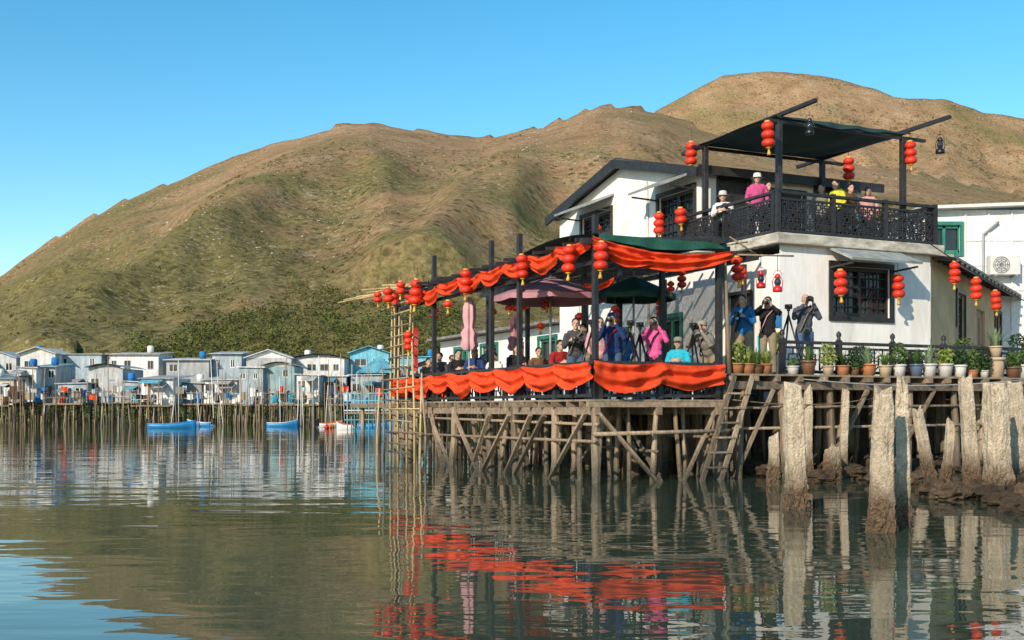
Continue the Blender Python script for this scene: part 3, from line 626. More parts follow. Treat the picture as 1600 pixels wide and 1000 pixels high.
# ------------------------------------------------------------ decks
dk=T('terrace_deck',W(0,0,ZT),'weathered timber terrace deck raised on stilts','deck')
mb=MB()
def planks(mb,u0,u1,v0,v1,z):
    n_=int((v1-v0)/.16)
    for i in range(n_):
        a=v0+(v1-v0)*i/n_; mb.ubox(u0+U(-.02,.02),u1+U(-.02,.02),a+.006,a+(v1-v0)/n_-.006,z-.035,z)
planks(mb,-.05,2.6,-.05,2.8,ZT); planks(mb,2.62,10.9,-.05,6.15,ZT); mk(mb,'floor_boards',M['plank'],dk)
for v_ in (0,1.3,2.6): 
    mb=MB(); mb.beam(W(-.1,v_,ZT-.21),W(11,v_,ZT-.21+U(-.03,.03)),.10,.14); mk(mb,'bearer',M['joist'],dk)
for v_ in (4.2,5.8): 
    mb=MB(); mb.beam(W(2.6,v_,ZT-.21),W(11,v_,ZT-.21),.10,.14); mk(mb,'bearer',M['joist'],dk)
for i in range(23):
    u_=-.03+i*.495; mb=MB(); mb.beam(W(u_,-.14+U(-.12,.08),ZT-.09),W(u_,2.75 if u_<2.6 else 6.1,ZT-.09),.06,.10); mk(mb,'joist',M['joist'],dk)
dk2=T('plant_deck',W(0,3,ZD),'raised timber deck edged with potted plants','deck')
mb=MB()
for i in range(17): mb.ubox(-.05+i*.16+.006,-.05+(i+1)*.16-.006,2.85+U(-.03,.03),17,ZD-.035,ZD)
mk(mb,'floor_boards',M['plank'],dk2)
mb=MB(); mb.add([W(2.7,10.7,ZD-.01),A0+ad*15+ZX*(ZD-.01),A0+ad*15+Vector((8,0,ZD-.01)),W(2.7,17,ZD-.01)],[(0,1,2,3)]); mk(mb,'rear_walkway',M['plank'],dk2)
for u_ in (.02,1.35,2.6):
    mb=MB(); mb.beam(W(u_,2.8,ZD-.22),W(u_,17,ZD-.22),.11,.15); mk(mb,'bearer',M['joist'],dk2)
for i in range(26):
    v_=2.9+i*.55; mb=MB(); mb.beam(W(-.16+U(-.10,.06),v_,ZD-.09),W(2.7,v_,ZD-.09),.07,.10); mk(mb,'joist',M['joist'],dk2)
def stilt(u,v,z1,r=.075,group='stilts carrying the terrace',z0=-.7,lean=None):
    mb=MB(); pts=[];rs=[]
    l_=.16 if lean is None else lean
    du,dv=U(-l_,l_),U(-l_,l_); bw=U(-.04,.04)
    for i in range(7):
        t=i/6; p=W(u+du*(1-t)+U(-.012,.012),v+dv*(1-t)+bw*math.sin(t*3.1)+U(-.012,.012),z0+(z1-z0)*t); pts.append(p); rs.append(r*(1.15-.25*t)*U(.9,1.1))
    mb.path(pts,rs,7,sm=False); mk(mb,'timber_stilt',M['stilt'],label='weathered round timber stilt standing in the water',cat='stilt',group=group)
for u_ in (0,1.7,3.3,4.9,6.5,8.1,9.5,10.8):
    for v_ in (0,1.3,2.6,4.2,5.8):
        if v_>3 and u_<2.6: continue
        stilt(u_+U(-.15,.15) if u_>0 else 0,v_+(U(-.1,.15) if v_>0 else .0),ZT-.14,U(.05,.085) if v_>0 else .08,lean=.03 if (u_==0 and v_==0) else None)
for u_ in (.8,1.3,2.4,2.9,4.1,4.5,5.7,6.1,7.3,7.7,8.8,10.2): stilt(u_+U(-.2,.2),U(.1,1.0),ZT-.14,U(.03,.055),lean=.3)
for v_ in (.5,.9,1.8,2.2): stilt(U(.0,.6),v_,ZT-.14,U(.035,.055),lean=.25)
for i in range(22): stilt(U(.6,10.5),U(.8,5),ZT-.14,U(.035,.07),lean=.35)
for v_ in (3.0,3.45,3.9,4.9,5.6,6.6,7.2,7.7,8.8,9.9,11,12.2,13.4,14.6):
    for u_ in (.05,.75,1.35,2.0,2.55):
        stilt(u_+U(-.08,.08),v_+U(-.25,.25),ZD-.15,U(.045,.085),'stilts carrying the plant deck')
def brace(a,b,w=.10):
    mb=MB(); mb.beam(a,b,w,.05); mk(mb,'timber_brace',M['stilt'],label='diagonal timber brace nailed across stilts',cat='brace',group='diagonal braces')
brace(W(-.09,.02,ZT-.25),W(-.12,1.32,-.1)); brace(W(-.09,2.5,ZT-.25),W(-.12,1.75,-.1),.07)
brace(W(1.7,-.1,-.1),W(.15,-.12,ZT-.25),.08)
for a_,b_ in ((3.2,1.8),(3.4,4.8),(6.4,5.0),(6.6,8.0),(9.4,8.2),(9.6,10.7),(2.4,3.6),(5.4,4.4),(7.9,7.1),(10.6,9.3)): 
    c_=R()<.5; brace(W(a_,-.12,ZT-.3 if c_ else -.05),W(b_,-.13,-.05 if c_ else ZT-.3),U(.05,.09))
brace(W(1.4,1.2,ZT-.3),W(3.2,1.2,-.1)); brace(W(5,1.2,-.1),W(6.6,1.2,ZT-.3)); brace(W(-.1,5.1,-.05),W(-.1,6.2,ZD-.3)); brace(W(.7,2.75,.0),W(.05,2.78,ZT)); brace(W(.1,3.1,.0),W(-.05,3.9,ZD-.3),.07); brace(W(.0,7.0,.2),W(.0,8.1,ZD-.3),.07); brace(W(.8,8.8,.2),W(.7,7.6,ZD-.3),.07); brace(W(.1,10.8,.2),W(.1,9.9,ZD-.3),.06)
for i in range(8): v_=U(.8,4); u_=U(1,9); brace(W(u_,v_,ZT-.3),W(u_+U(-1.6,1.6),v_,-.1),.06)
for i,(v_,z_) in enumerate(((0,.75),(1.3,.55),(.05,1.05),(2.6,.8))):
    mb=MB(); mb.tube(W(-.15,v_-.08,z_),W(10.9,v_-.08,z_+U(-.1,.12)),.03,n=6); mk(mb,'tie_pole',M['stilt'],label='long horizontal pole lashed between the stilts',cat='pole',group='tie poles under the terrace')
mb=MB(); mb.tube(W(-.12,-.1,ZT-.62),W(-.12,2.9,ZT-.58),.04,n=6); mk(mb,'tie_pole',M['stilt'],label='long horizontal pole lashed between the stilts',cat='pole',group='tie poles under the terrace')
for z_ in (1.35,.95): mb=MB(); mb.tube(W(.02,3.0,z_),W(.05,12,z_+U(-.1,.1)),.03,n=6); mk(mb,'tie_pole',M['stilt'],label='long horizontal pole lashed between the stilts',cat='pole',group='tie poles under the plant deck')
ld_=T('ladder',W(-.4,2.1,0),'weathered timber ladder leaning from water to deck','ladder')
a0=W(-.35,1.95,-.25); a1=W(-.1,2.95,1.95); off=VX*.42
for o_ in (Vector((0,0,0)),off):
    mb=MB(); mb.beam(a0+o_,a1+o_,.09,.045); mk(mb,'rail',M['stilt'],ld_)
for i in range(7):
    p=a0.lerp(a1,(i+.8)/8); mb=MB(); mb.beam(p-VX*.04,p+off+VX*.04,.10,.035); mk(mb,'rung',M['stilt'],ld_)

mb=MB()
def mud(a,b):
    u=-3+a*12; v=2.5+b*17; e=min(1,max(0,(v-3.6)/3))*min(1,max(0,(u+1.6-.10*(v-6))/2.6)); return W(u,v,-.45+.64*e+.20*fbm(u*.8,v*.8,3,4)+.07*e*noise.noise(Vector((u*5,v*5,1))))
mb.grid(mud,150,190,False); mk(mb,'mudflat',M['mud'],origin=W(2,6,0),kind='structure',label='dark muddy rocky shore under the house',cat='shore')
rw=T('dark_backing_wall',W(3.2,4,0),'stone backing wall added to keep the space beneath the house dark','wall')  # wall added behind the stilts to give the underside a dark background
def stonewall(p,a,n,L,H):
    mb=MB(); z=0; 
    while z<H:
        x=0; hh=U(.2,.32)
        while x<L:
            w=U(.25,.6); c=p+a*(x+w/2)+ZX*(z+hh/2); mb.hexa(c,a*(w-.02),n*(.3+U(0,.12)),ZX*(hh-.02)); x+=w
        z+=hh
    mb.hexa(p+a*L/2+ZX*H/2-n*.12,a*L,n*.1,ZX*H); return mb
mk(stonewall(W(3.4,5.9,-.2),VX,n_u,12,1.95),'front_face',M['stone'],rw); mk(stonewall(W(3.4,6.1,-.3),UX,n_v,10.5,1.6),'side_face',M['stone'],rw)
def rock(c,r,label='rough brown shore rock with barnacles',group='rocks under the deck'):
    mb=MB(); m2=MB(); m2.ellip((0,0,0),1,1,1,22,15); sd=U(0,99); vs=[]; an_=Vector((U(.9,1.5),U(.8,1.3),U(.45,.8)))
    for q in m2.v:
        q=Vector(q); n=1+.5*noise.noise(q*1.3+Vector((sd,0,0)))+.28*noise.noise(q*3.2+Vector((sd,4,0)))+.18*noise.noise(q*8+Vector((sd,4,0)))
        vs.append(c+Vector((q.x*an_.x,q.y*an_.y,q.z*an_.z))*r*n)
    mb.add(vs,m2.f,False); mk(mb,'shore_rock',M['rock'],label=label,cat='rock',group=group)
for i in range(110):
    v_=U(4.2,15); u_=U(-1.2+.1*(v_-6),2.8); rock(W(u_,v_,U(-.05,.22)),U(.07,.22))
for (px,y,Y,r_) in ((1455,765,17,.20),(1480,770,16.5,.22),(1505,768,16.8,.20),(1530,770,16.8,.22),(1560,775,16,.24),(1590,780,15.5,.26),(1600,755,17.5,.30),(1310,728,23,.24),(1285,745,20,.2),(1340,735,21,.22),(1205,735,22,.22),(1640,780,15.5,.4),(1000,735,23,.22),(1420,748,19,.2),(1375,742,20,.2),(1590,800,14.5,.2),(1545,760,18,.25)):
    p=at(px,y,Y); p.z=max(.02,p.z*.5+.05); rock(p,r_)
def pillar(px,w,ytop,Y,label,lean=0,tap=.12):
    x=(px-800)/F*Y; ww=w*Y/F*.86; zt=zat(ytop,Y); mb=MB(); sd=U(0,50); N=44; rings=70; vs=[]; rot=U(-.3,.3)
    for i in range(rings+1):
        t=i/rings; z=-.6+(zt+.6)*t; lx=.025*noise.noise(Vector((z*1.1,sd,0))); ly=.025*noise.noise(Vector((z*1.1,sd,5)))
        for j in range(N):
            a=2*math.pi*j/N; c,s_=math.cos(a),math.sin(a); sq=1/max(abs(c),abs(s_))**.72; 
            wet_=max(0,min(1,(.50-z)/.4)); bt=noise.noise(Vector((c*1.2,s_*1.2,z*2.0+sd+9))); bite=-.16*max(0,bt-.3)*3
            rr=ww/2*sq*(1+tap*(.5-t))*(1+bite+.12*noise.noise(Vector((c*1.5,s_*1.5,z*1.2+sd)))+.07*noise.noise(Vector((c*4,s_*4,z*4+sd)))+.05*noise.noise(Vector((c*9,s_*9,z*14+sd)))+.025*noise.noise(Vector((c*20,s_*20,z*40+sd)))+wet_*(.16+.42*noise.noise(Vector((c*6,s_*6,z*13+sd)))))
            tp=max(0,(t-.90)/.10); zz=z+tp*(.18*noise.noise(Vector((c*1.4,s_*1.4,sd)))+.05*noise.noise(Vector((c*5,s_*5,sd))))
            vs.append((x+lean*(t-.5)+lx+rr*math.cos(a+rot)*(1-.10*tp),Y+ly+rr*math.sin(a+rot)*(1-.10*tp),zz))
    fs=[(i*N+j,i*N+(j+1)%N,(i+1)*N+(j+1)%N,(i+1)*N+j) for i in range(rings) for j in range(N)]; 
    ctr=len(vs); vs.append((x+lean*.5,Y,zt+.02)); fs+=[(rings*N+j,rings*N+(j+1)%N,ctr) for j in range(N)]
    mb.add(vs,fs,False); mk(mb,'stone_pillar',M['granite'],origin=Vector((x,Y,0)),label=label,cat='pillar',group='granite pillars standing in the shallows')
pillar(1243,35,601,15.0,'tall rough granite pillar with barnacled foot',-.06,.22); pillar(1377,40,613,12.2,'thick pale granite pillar with broken top and barnacles',.03,.15); pillar(1411,24,601,12.8,'slim tall granite pillar beside a thicker one')
pillar(1516,26,594,19.5,'pale granite pillar leaning slightly over rocks',-.18); pillar(1558,40,600,17,'thick granite pillar standing in rocks',-.10,.2); pillar(1592,24,602,18,'granite pillar close to a thicker one',-.1); pillar(1446,18,642,22,'short leaning granite stump in the mud',-.30); pillar(1208,20,682,19.5,'short granite stump in the water'); pillar(1262,14,606,22,'slim granite pillar under the deck edge'); pillar(1318,14,610,21.8,'granite pillar under the deck',.1); pillar(1478,14,660,20,'short granite stump among rocks',.2); pillar(1300,26,700,21,'squat granite stump'); pillar(985,24,695,22.8,'squat granite stump beneath the terrace')

# ------------------------------------------------------------ terrace pergola
tp=T('terrace_pergola',W(0,0,ZT),'black timber terrace frame with red cloth swags and green tarpaulin','pergola')
RZ=4.25
tops={0:4.8,3.15:4.9,4.56:4.95,8.0:5.05,10.7:4.7}
for u_,z_ in tops.items(): vpost(tp,u_,0,ZT,z_,.10)
for u_,v_ in ((1.9,2.62),(3.6,2.62),(5.2,2.62),(8.2,2.62),(10.7,2.62),(3.3,5.7),(6.6,5.7),(10.7,5.7)): vpost(tp,u_,v_,ZT,RZ+.35,.10)
vpost(tp,0.05,2.7,ZD-.4,RZ+.15,.11)
for v_,zz in ((0,0),(2.62,.22),(5.7,.45)):
    mb=MB(); mb.beam(W(-.3 if v_<5 else 2.8,v_,RZ+zz),W(11.2,v_,RZ+zz),.09,.11); mk(mb,'beam',M['black'],tp)
mb=MB(); mb.beam(W(-.3,.06,RZ-.28),W(11.2,.06,RZ-.28),.06,.07); mk(mb,'beam',M['black'],tp)
mb=MB(); mb.beam(W(0,-.3,RZ+.06),W(0,2.9,RZ+.1),.08,.10); mk(mb,'beam',M['black'],tp)
for i in range(19):
    u_=.6*i+.1; mb=MB(); ve=2.75 if u_<2.8 else 5.9; mb.beam(W(u_,-.35+U(-.15,.1),RZ+.09),W(u_+U(-.1,.1),ve,RZ+.09+.083*ve),.05,.06); mk(mb,'rafter',M['black'],tp)
mb=MB()
def grn(a,b):
    u=-.12+a*3.0; v=-.1+b*2.9; return W(u,v,RZ+.19+.10*math.sin(math.pi*a)+.02*b-.05*math.sin(math.pi*b)+.02*math.sin(b*21)*math.sin(a*9))
mb.grid(grn,22,26); mk(mb,'green_tarpaulin',M['green'],tp)
mb=MB(); mb.grid(lambda a,b:W(3.2+a*6.2,.15+b*5.4,RZ+.19+.083*(b*5.4)-.09*math.sin(math.pi*((a*4)%1))*math.sin(math.pi*b)),32,16); mk(mb,'shade_net',M['net'],tp)
mb=MB(); mb.grid(lambda a,b:W(-.13-.03*math.sin(a*26)*b,.0+a*2.75,RZ+.185-b*(.10+.10*math.sin(math.pi*a)**2)),40,4); mk(mb,'tarpaulin_edge',M['green'],tp)
def swag(name,p0,p1,z0,z1,n,drop,n_out,par=None,sag=.06,lumps=.035,label=None,group=None,mn=.70):
    mb=MB(); L=(p1-p0).length; ph=U(0,9)
    def fn(a,b):
        fr=(a*n)%1 if a<1 else 0; s_=math.sin(math.pi*fr); idx=int(a*n-1e-6); vr=1+.25*math.sin(idx*2.7+1+ph)
        jit=.12*noise.noise(Vector((a*L*1.7,ph,0)))
        z=z0+(z1-z0)*a-sag*s_*vr-b*drop*(mn+jit+(1-mn)*s_*vr); q=p0.lerp(p1,a)
        off=lumps*(1.3*math.sin(b*13+idx*2+a*n*2)*(.4+.6*s_)+.9*math.sin(a*L*9+b*2+ph)*(.35+.65*(1-s_))+.8*noise.noise(Vector((a*L*6,b*3,ph))))+.05*math.sin(math.pi*b)*s_
        return Vector((q.x,q.y,z))+n_out*(off+.03)
    mb.grid(fn,int(30*n) if n>1 else 70,18)
    return mk(mb,name,M['red'],par,label=label,cat=None if par else 'cloth',group=group)
swag('red_swag',W(0,-.1),W(9.8,-.1),RZ+.14,RZ+.02,8,.33,n_v,tp,.08,mn=.6)
swag('red_swag',W(-.14,-.16),W(-.14,2.85),RZ+.13,RZ+.04,1,.30,n_u,tp,.14,mn=.5,lumps=.045)
swag('red_swag',W(-.16,-.12),W(-.18,1.1),RZ+.02,RZ-.2,1,.30,n_u,tp,.05,mn=.4,lumps=.05)
for i,(a_,b_) in enumerate(((8.9,6.2),(6.2,3.6))): swag('red_swag',W(a_,2.5),W(b_,2.5),RZ-.1,RZ-.05,2,.3,n_v,tp,.12)
tr=railing(W(0,0),W(10.75,0),ZT,.66,n_v,'black terrace railing hung with red cloth',7)
tr2=railing(W(0,.08),W(0,2.62),ZT,.66,n_u,'black terrace railing along the short side',2)
swag('red_bunting',W(-.10,-.13),W(10.6,-.13),ZT+.68,ZT+.62,8,.47,n_v,None,.05,label='red cloth swagged along the long terrace railing',group='red cloth on the railings',mn=.70,lumps=.045)
swag('red_bunting',W(-.14,-.14),W(-.14,2.66),ZT+.69,ZT+.66,2,.50,n_u,None,.05,label='red cloth stretched along the short terrace railing',group='red cloth on the railings',mn=.72,lumps=.05)
swag('red_bunting',W(10.7,-.2),W(10.9,1.8),ZT+.60,ZT+.6,2,.5,UX,None,.05,label='red cloth draped around the far railing end',group='red cloth on the railings',mn=.74)
for i in range(20):
    u_=8.6+i*.16; mb=MB(); a=W(u_,1.0,RZ+.26+.012*i); b=W(u_+U(.1,.4),-.55-U(0,.75),RZ+.02+U(-.08,.14)); mb.tube(a,b,.024,.016,n=6); mk(mb,'bamboo_pole',M['bamboo'],label='long bamboo cane jutting from the terrace roof',cat='bamboo pole',group='bamboo canes at the roof end')
for (px,v_,z0,z1) in ((610,-.4,-.5,4.2),(622,-.4,-.5,3.9),(636,-.4,-.5,4.0),(648,-.4,-.5,3.0),(616,.4,-.5,4.2),(631,.4,-.5,4.1),(656,-.3,-.6,2.2),(600,-.2,-.5,2.4),(644,.5,-.5,4.3),(664,-.35,-.5,2.0),(590,.2,-.5,1.9)):
    u_=su(px,v_); mb=MB(); mb.path([W(u_,v_,z0),W(u_+U(-.03,.03),v_+U(-.03,.03),(z0+z1)/2),W(u_+U(-.1,.1),v_+U(-.08,.08),z1)],[.032,.028,.022],6); mk(mb,'bamboo_pole',M['bamboo'] if R()<.6 else M['stilt'],label='upright bamboo pole of a waterside scaffold',cat='bamboo pole',group='bamboo scaffold poles')
for i in range(15):
    z_=.2+i*.27; pa=600+U(-6,8); pb=650+U(-12,12) if z_<2.2 else 640+U(-6,6); mb=MB(); mb.tube(W(su(pa,-.45),-.45,z_+U(-.04,.04)),W(su(pb,-.45),-.45,z_+U(-.06,.06)),.022,.018,n=6); mk(mb,'bamboo_pole',M['bamboo'] if R()<.6 else M['stilt'],label='horizontal bamboo lashed across scaffold poles',cat='bamboo pole',group='bamboo scaffold poles')
mb=MB(); Yp=28.5; pA=at(650,637,Yp); pA.z=0; zt_=zat(512,Yp); zb_=zat(580,Yp); mb.grid(lambda a,b:pA+Vector((a*.10-.05,.03*math.sin(b*9),zt_+(zb_-zt_)*b)),4,12); mk(mb,'hanging_banner',M['redpaint'],label='narrow red cloth banner hanging beside the bamboo',cat='banner')
jt=T('jetty',at(575,637,60)*1.0-ZX*CH,'pale blue painted pipe jetty by the scaffold','jetty')
for i in range(9):
    for yy in (59.5,61): mb=MB(); xx=(545+i*11-800)/F*60; mb.tube((xx,yy,-.5),(xx,yy,U(1.9,2.4)),.035,n=5); mk(mb,'pipe_post',M['vw_c'],jt)
for zz in (.7,1.2,1.7,2.1):
    mb=MB(); mb.tube(((540-800)/F*60,59.5,zz),((640-800)/F*60,59.5,zz+.03),.03,n=5); mk(mb,'pipe_rail',M['vw_c'] if zz!=1.2 else M['acwhite'],jt)
mb=MB(); mb.box((540-800)/F*60,(640-800)/F*60,59.4,61.2,1.02,1.1); mk(mb,'platform',M['joist'],jt)
def umbrella(c,r,ztop,zr,zf,m_,label):
    t=T('parasol',Vector((c.x,c.y,zf)),label,'umbrella'); mb=MB(); 
    def fn(a,b):
        ang=a*2*math.pi; seg=(a*8)%1; sc_=1-.06*math.sin(math.pi*seg); rr=r*b*sc_
        return Vector((c.x+rr*math.cos(ang),c.y+rr*math.sin(ang),ztop-(ztop-zr)*(b**1.15)-.025*math.sin(math.pi*seg)*b))
    mb.grid(fn,64,8,True); mb.grid(lambda a,b:Vector(fn(a,1))-ZX*b*.11,64,1,False); mk(mb,'canopy',M[m_],t)
    mb=MB(); mb.tube((c.x,c.y,zf),(c.x,c.y,ztop+.1),.024,n=8); mk(mb,'pole',M['grey'],t)
    mb=MB(); 
    for i in range(8): ang=i*math.pi/4; mb.tube((c.x,c.y,ztop-.05),Vector((c.x+r*.97*math.cos(ang),c.y+r*.97*math.sin(ang),zr-.01)),.008,n=4)
    mk(mb,'ribs',M['grey'],t); mb=MB(); mb.lathe((c.x,c.y,zf+.002),[(0,0),(.25,0),(.25,.06),(.05,.1),(.04,.3),(0,.3)],14); mk(mb,'base',M['grey'],t)
p=W(su(860,1.0),1.0); umbrella(p,1.2,zat(432,p.y),zat(463,p.y),ZT,'mauve','open dusty mauve parasol shading the terrace')
p=W(su(990,2.5),2.5); umbrella(p,.9,zat(432,p.y),zat(460,p.y),ZT,'darkgreen','open dark green parasol on the terrace')
def furled(c,z0,z1,zf,label,m_='palepink'):
    t=T('parasol',Vector((c.x,c.y,zf)),label,'umbrella'); H=z1-z0; mb=MB()
    mb.lathe((c.x,c.y,z0),[(.13,0),(.19,.08*H),(.15,.2*H),(.18,.32*H),(.10,.42*H),(.14,.6*H),(.13,.8*H),(.05,.97*H),(0,H)],40,True,7,.2); mk(mb,'canopy',M[m_],t)
    mb=MB(); mb.tube((c.x,c.y,zf),(c.x,c.y,z0+.2),.022); mk(mb,'pole',M['grey'],t)
p=W(su(733,.35),.35); furled(p,zat(547,p.y),zat(463,p.y),ZT,'furled faded pink parasol by the terrace edge')
p=W(su(805,2.2),2.2); furled(p,zat(548,p.y),zat(490,p.y),ZT,'furled mauve parasol among the tables','mauve')
def table(c,z,label='small dark timber table on the terrace'):
    t=T('table',c+ZX*z,label,'table','tables on the terrace'); mb=MB(); mb.hexa(c+ZX*(z+.73),UX*.7,VX*.7,ZX*.035); mk(mb,'top',M['wooddoor'],t)
    for a in (-.3,.3):
        for b_ in (-.3,.3): mb=MB(); mb.beam(c+UX*a+VX*b_+ZX*z,c+UX*a+VX*b_+ZX*(z+.71),.04,.04); mk(mb,'leg',M['black'],t)
def chair(c,z,fd,label='dark timber chair under a seated guest'):
    t=T('chair',c+ZX*z,label,'chair','chairs on the terrace'); f=fd; s=Vector((f.y,-f.x,0)); mb=MB(); mb.hexa(c+ZX*(z+.43),f*.42,s*.42,ZX*.035); mk(mb,'seat',M['wooddoor'],t)
    for a in (-.18,.18):
        for b_ in (-.18,.18): mb=MB(); mb.beam(c+f*a+s*b_+ZX*z,c+f*a+s*b_+ZX*(z+.41),.035,.035); mk(mb,'leg',M['black'],t)
    mb=MB(); mb.hexa(c-f*.2+ZX*(z+.75),f*.03,s*.40,ZX*.2)
    for b_ in (-.18,.18): mb.beam(c-f*.2+s*b_+ZX*(z+.45),c-f*.2+s*b_+ZX*(z+.85),.03,.03)
    mk(mb,'backrest',M['black'],t)
for (u_,v_) in ((8.8,1.1),(6.9,1.2),(4.9,1.2),(7.5,4),(5,4)): table(W(u_,v_),ZT)
def tripod(c,z,h=1.35):
    t=T('tripod',c+ZX*z,'black camera tripod standing on the terrace','tripod','tripods on the terrace')
    for i in range(3): a=i*2.094+U(0,1); mb=MB(); mb.tube(c+Vector((math.cos(a)*.38,math.sin(a)*.38,z)),c+ZX*(z+h-.1),.014,.02,n=6); mk(mb,'leg',M['camblack'],t)
    mb=MB(); mb.tube(c+ZX*(z+h-.2),c+ZX*(z+h),.02,n=8); mb.ellip(c+ZX*(z+h),.04,.04,.03,8,6); mk(mb,'head',M['camblack'],t)
    p=c+ZX*(z+h+.07); mb=MB(); mb.box(p.x-.07,p.x+.07,p.y-.035,p.y+.035,p.z-.05,p.z+.045); mb.tube((p.x,p.y-.03,p.z),(p.x,p.y-.16,p.z),.035,.04,12); mk(mb,'camera_body',M['camblack'],t)
for u_,px in ((.35,985),(.4,1083),(.7,1000),(.5,925)): tripod(W(u_,sv(px,u_)),ZT)
tripod(W(.9,sv(1232,.9)),ZD)

# ------------------------------------------------------------ lanterns
def lanternmeshes():
    g=MB(); prof=[]
    for i in range(13):
        ph=math.pi*i/12; prof.append((max(.0,.185*math.sin(ph)**.75)+.0,.125*(-math.cos(ph))))
    prof[0]=(.06,prof[0][1]); prof[-1]=(.06,prof[-1][1]); g.lathe((0,0,0),prof,32,True,16,.035)
    cp=MB(); cp.lathe((0,0,0),[(0,-.03),(.075,-.03),(.08,-.02),(.08,.02),(.075,.03),(0,.03)],14)
    ts=MB(); ts.lathe((0,0,0),[(.0,.0),(.03,0),(.035,-.03),(.02,-.05),(.045,-.14),(.05,-.2),(0,-.2)],12,True,6,.15)
    st=MB(); st.tube((0,0,0),(0,0,.35),.008,n=4)
    z=Vector((0,0,0)); return mkmesh(g,'lantern_globe',M['lred'],z),mkmesh(cp,'lantern_cap',M['gold'],z),mkmesh(ts,'lantern_tassel',M['gold'],z),mkmesh(st,'lantern_cord',M['camblack'],z)
LM=lanternmeshes()
def lantern(p,h,n=3,label='string of three red silk lanterns with gold caps'):
    t=T('lantern_string',p,label,'lantern','red lanterns hung around the tea house'); step=.235; tot=n*step+.2; t.scale=(h/tot,)*3; t.rotation_euler=(U(-.06,.06),U(-.06,.06),U(0,6))
    def ch(me,nm,z,sc_=1):
        o=bpy.data.objects.new(nm,me); col.objects.link(o); o.parent=t; o.location=(0,0,z); o.scale=(sc_,)*3
    ch(LM[3],'cord',0)
    for i in range(n): ch(LM[0],'globe',-.12-i*step,.92 if i==0 else 1)
    ch(LM[1],'cap',.0); ch(LM[1],'cap',-n*step); ch(LM[2],'tassel',-n*step-.02)
def Yv(px,v): return W(su(px,v),v).y
def Yu(px,u): return W(u,sv(px,u)).y
LN=[(1199,190,241,W(2.2,6.1).y,3),(1080,222,267,Yv(1080,6.1),3),(1326,246,290,Yu(1326,5.4),3),(1422,221,266,Yu(1422,2.6),3),(1030,332,375,Yv(1030,5.7),3),(1063,325,360,Yv(1063,5.9),2),(890,384,438,Yv(890,-.35),3),(940,378,434,19.6,3),(815,398,445,Yv(815,-.35),3),(728,421,469,Yv(728,-.3),3),(651,437,487,Yv(651,-.35),3),(626,440,468,Yv(626,-.6),2),(606,450,482,Yv(606,-.8),2),(590,456,480,Yv(590,-.9),2),(616,458,486,Yv(616,-.4),2),(1065,422,457,Yu(1065,2.4),3),(1151,401,449,Yu(1151,.6),3),(1161,420,444,Yu(1161,1.2),2),(1313,422,472,Yu(1313,2.2),3),(1403,429,476,Yu(1403,2.2),3),(1492,409,452,Yu(1492,1.0),3),(1525,434,477,Yu(1525,1.2),3),(1555,454,493,Yu(1555,.9),3),(933,352,372,Yu(933,6),1),(961,478,512,Yu(961,2),3),(1031,468,502,Yu(1031,2.3),3),(845,505,522,Yv(845,3),1),(855,470,488,Yv(855,1.4),1),(638,518,556,Yv(638,-.5),3),(700,470,490,Yv(700,2.4),1),(770,482,500,Yv(770,2.4),1),(905,490,508,Yv(905,2.6),1),(680,480,505,Yv(680,1.3),2),(795,470,492,Yv(795,1.5),2),(1048,440,462,Yu(1048,1.5),2)]
for px,y0,y1,Y,n in LN: lantern(at(px,y0,Y),(y1-y0)*Y/F,n,'string of three red silk lanterns with gold caps' if n==3 else ('pair of small red lanterns on one cord' if n==2 else 'single round red lantern with gold tassel'))
def wire(name,pts,label,r=.012,m_='camblack'):
    mb=MB(); mb.path(pts,[r]*len(pts),5); mk(mb,name,M[m_],label=label,cat='wire',group='wires and ropes')
def sagw(a,b,s,n=10): return [a.lerp(b,i/n)-ZX*s*math.sin(math.pi*i/n) for i in range(n+1)]
wire('wire',sagw(at(1440,372,24),at(1600,470,24.5),.05),'black wire carrying lanterns beside the annex'); 
wire('rope',sagw(W(-.1,2.9,ZD-.5),W(-.1,6.5,ZD-.45),.12),'old rope slung beneath the deck',.014,'stilt')
wire('rope',sagw(at(1250,592,22),at(1600,594,22),.12,14),'grey cable slung along the deck edge',.012,'grey')
def lamp(p,h,m_,label,cord):
    t=T('hurricane_lamp',p,label,'lamp','hurricane lamps'); s=h/.34
    mb=MB(); mb.lathe(p+ZX*(-.32*s),[(0,0),(.075*s,0),(.08*s,.02*s),(.08*s,.06*s),(.045*s,.09*s),(.035*s,.1*s),(0,.1*s)],14); mk(mb,'tank',M[m_],t)
    mb=MB(); mb.lathe(p+ZX*(-.22*s),[(.035*s,0),(.055*s,.04*s),(.055*s,.07*s),(.032*s,.12*s)],14); mk(mb,'glass_chimney',M['glass'],t)
    mb=MB(); mb.lathe(p+ZX*(-.10*s),[(.04*s,0),(.05*s,.01*s),(.03*s,.04*s),(.035*s,.06*s),(0,.08*s)],14); mk(mb,'cap',M[m_],t)
    mb=MB()
    for sg in (-1,1): mb.path([p+Vector((sg*.07*s,0,-.26*s)),p+Vector((sg*.085*s,0,-.15*s)),p+Vector((sg*.03*s,0,-.05*s))],[.007*s]*3,5)
    mb.path([p+Vector((math.cos(a)*.07*s,0,-.06*s+math.sin(a)*.09*s)) for a in [i*math.pi/8 for i in range(9)]],[.004*s]*9,4); mk(mb,'wire_frame',M[m_],t)
    mb=MB(); mb.tube(p,p+ZX*cord,.006,n=4); mk(mb,'cord',M['camblack'],t)
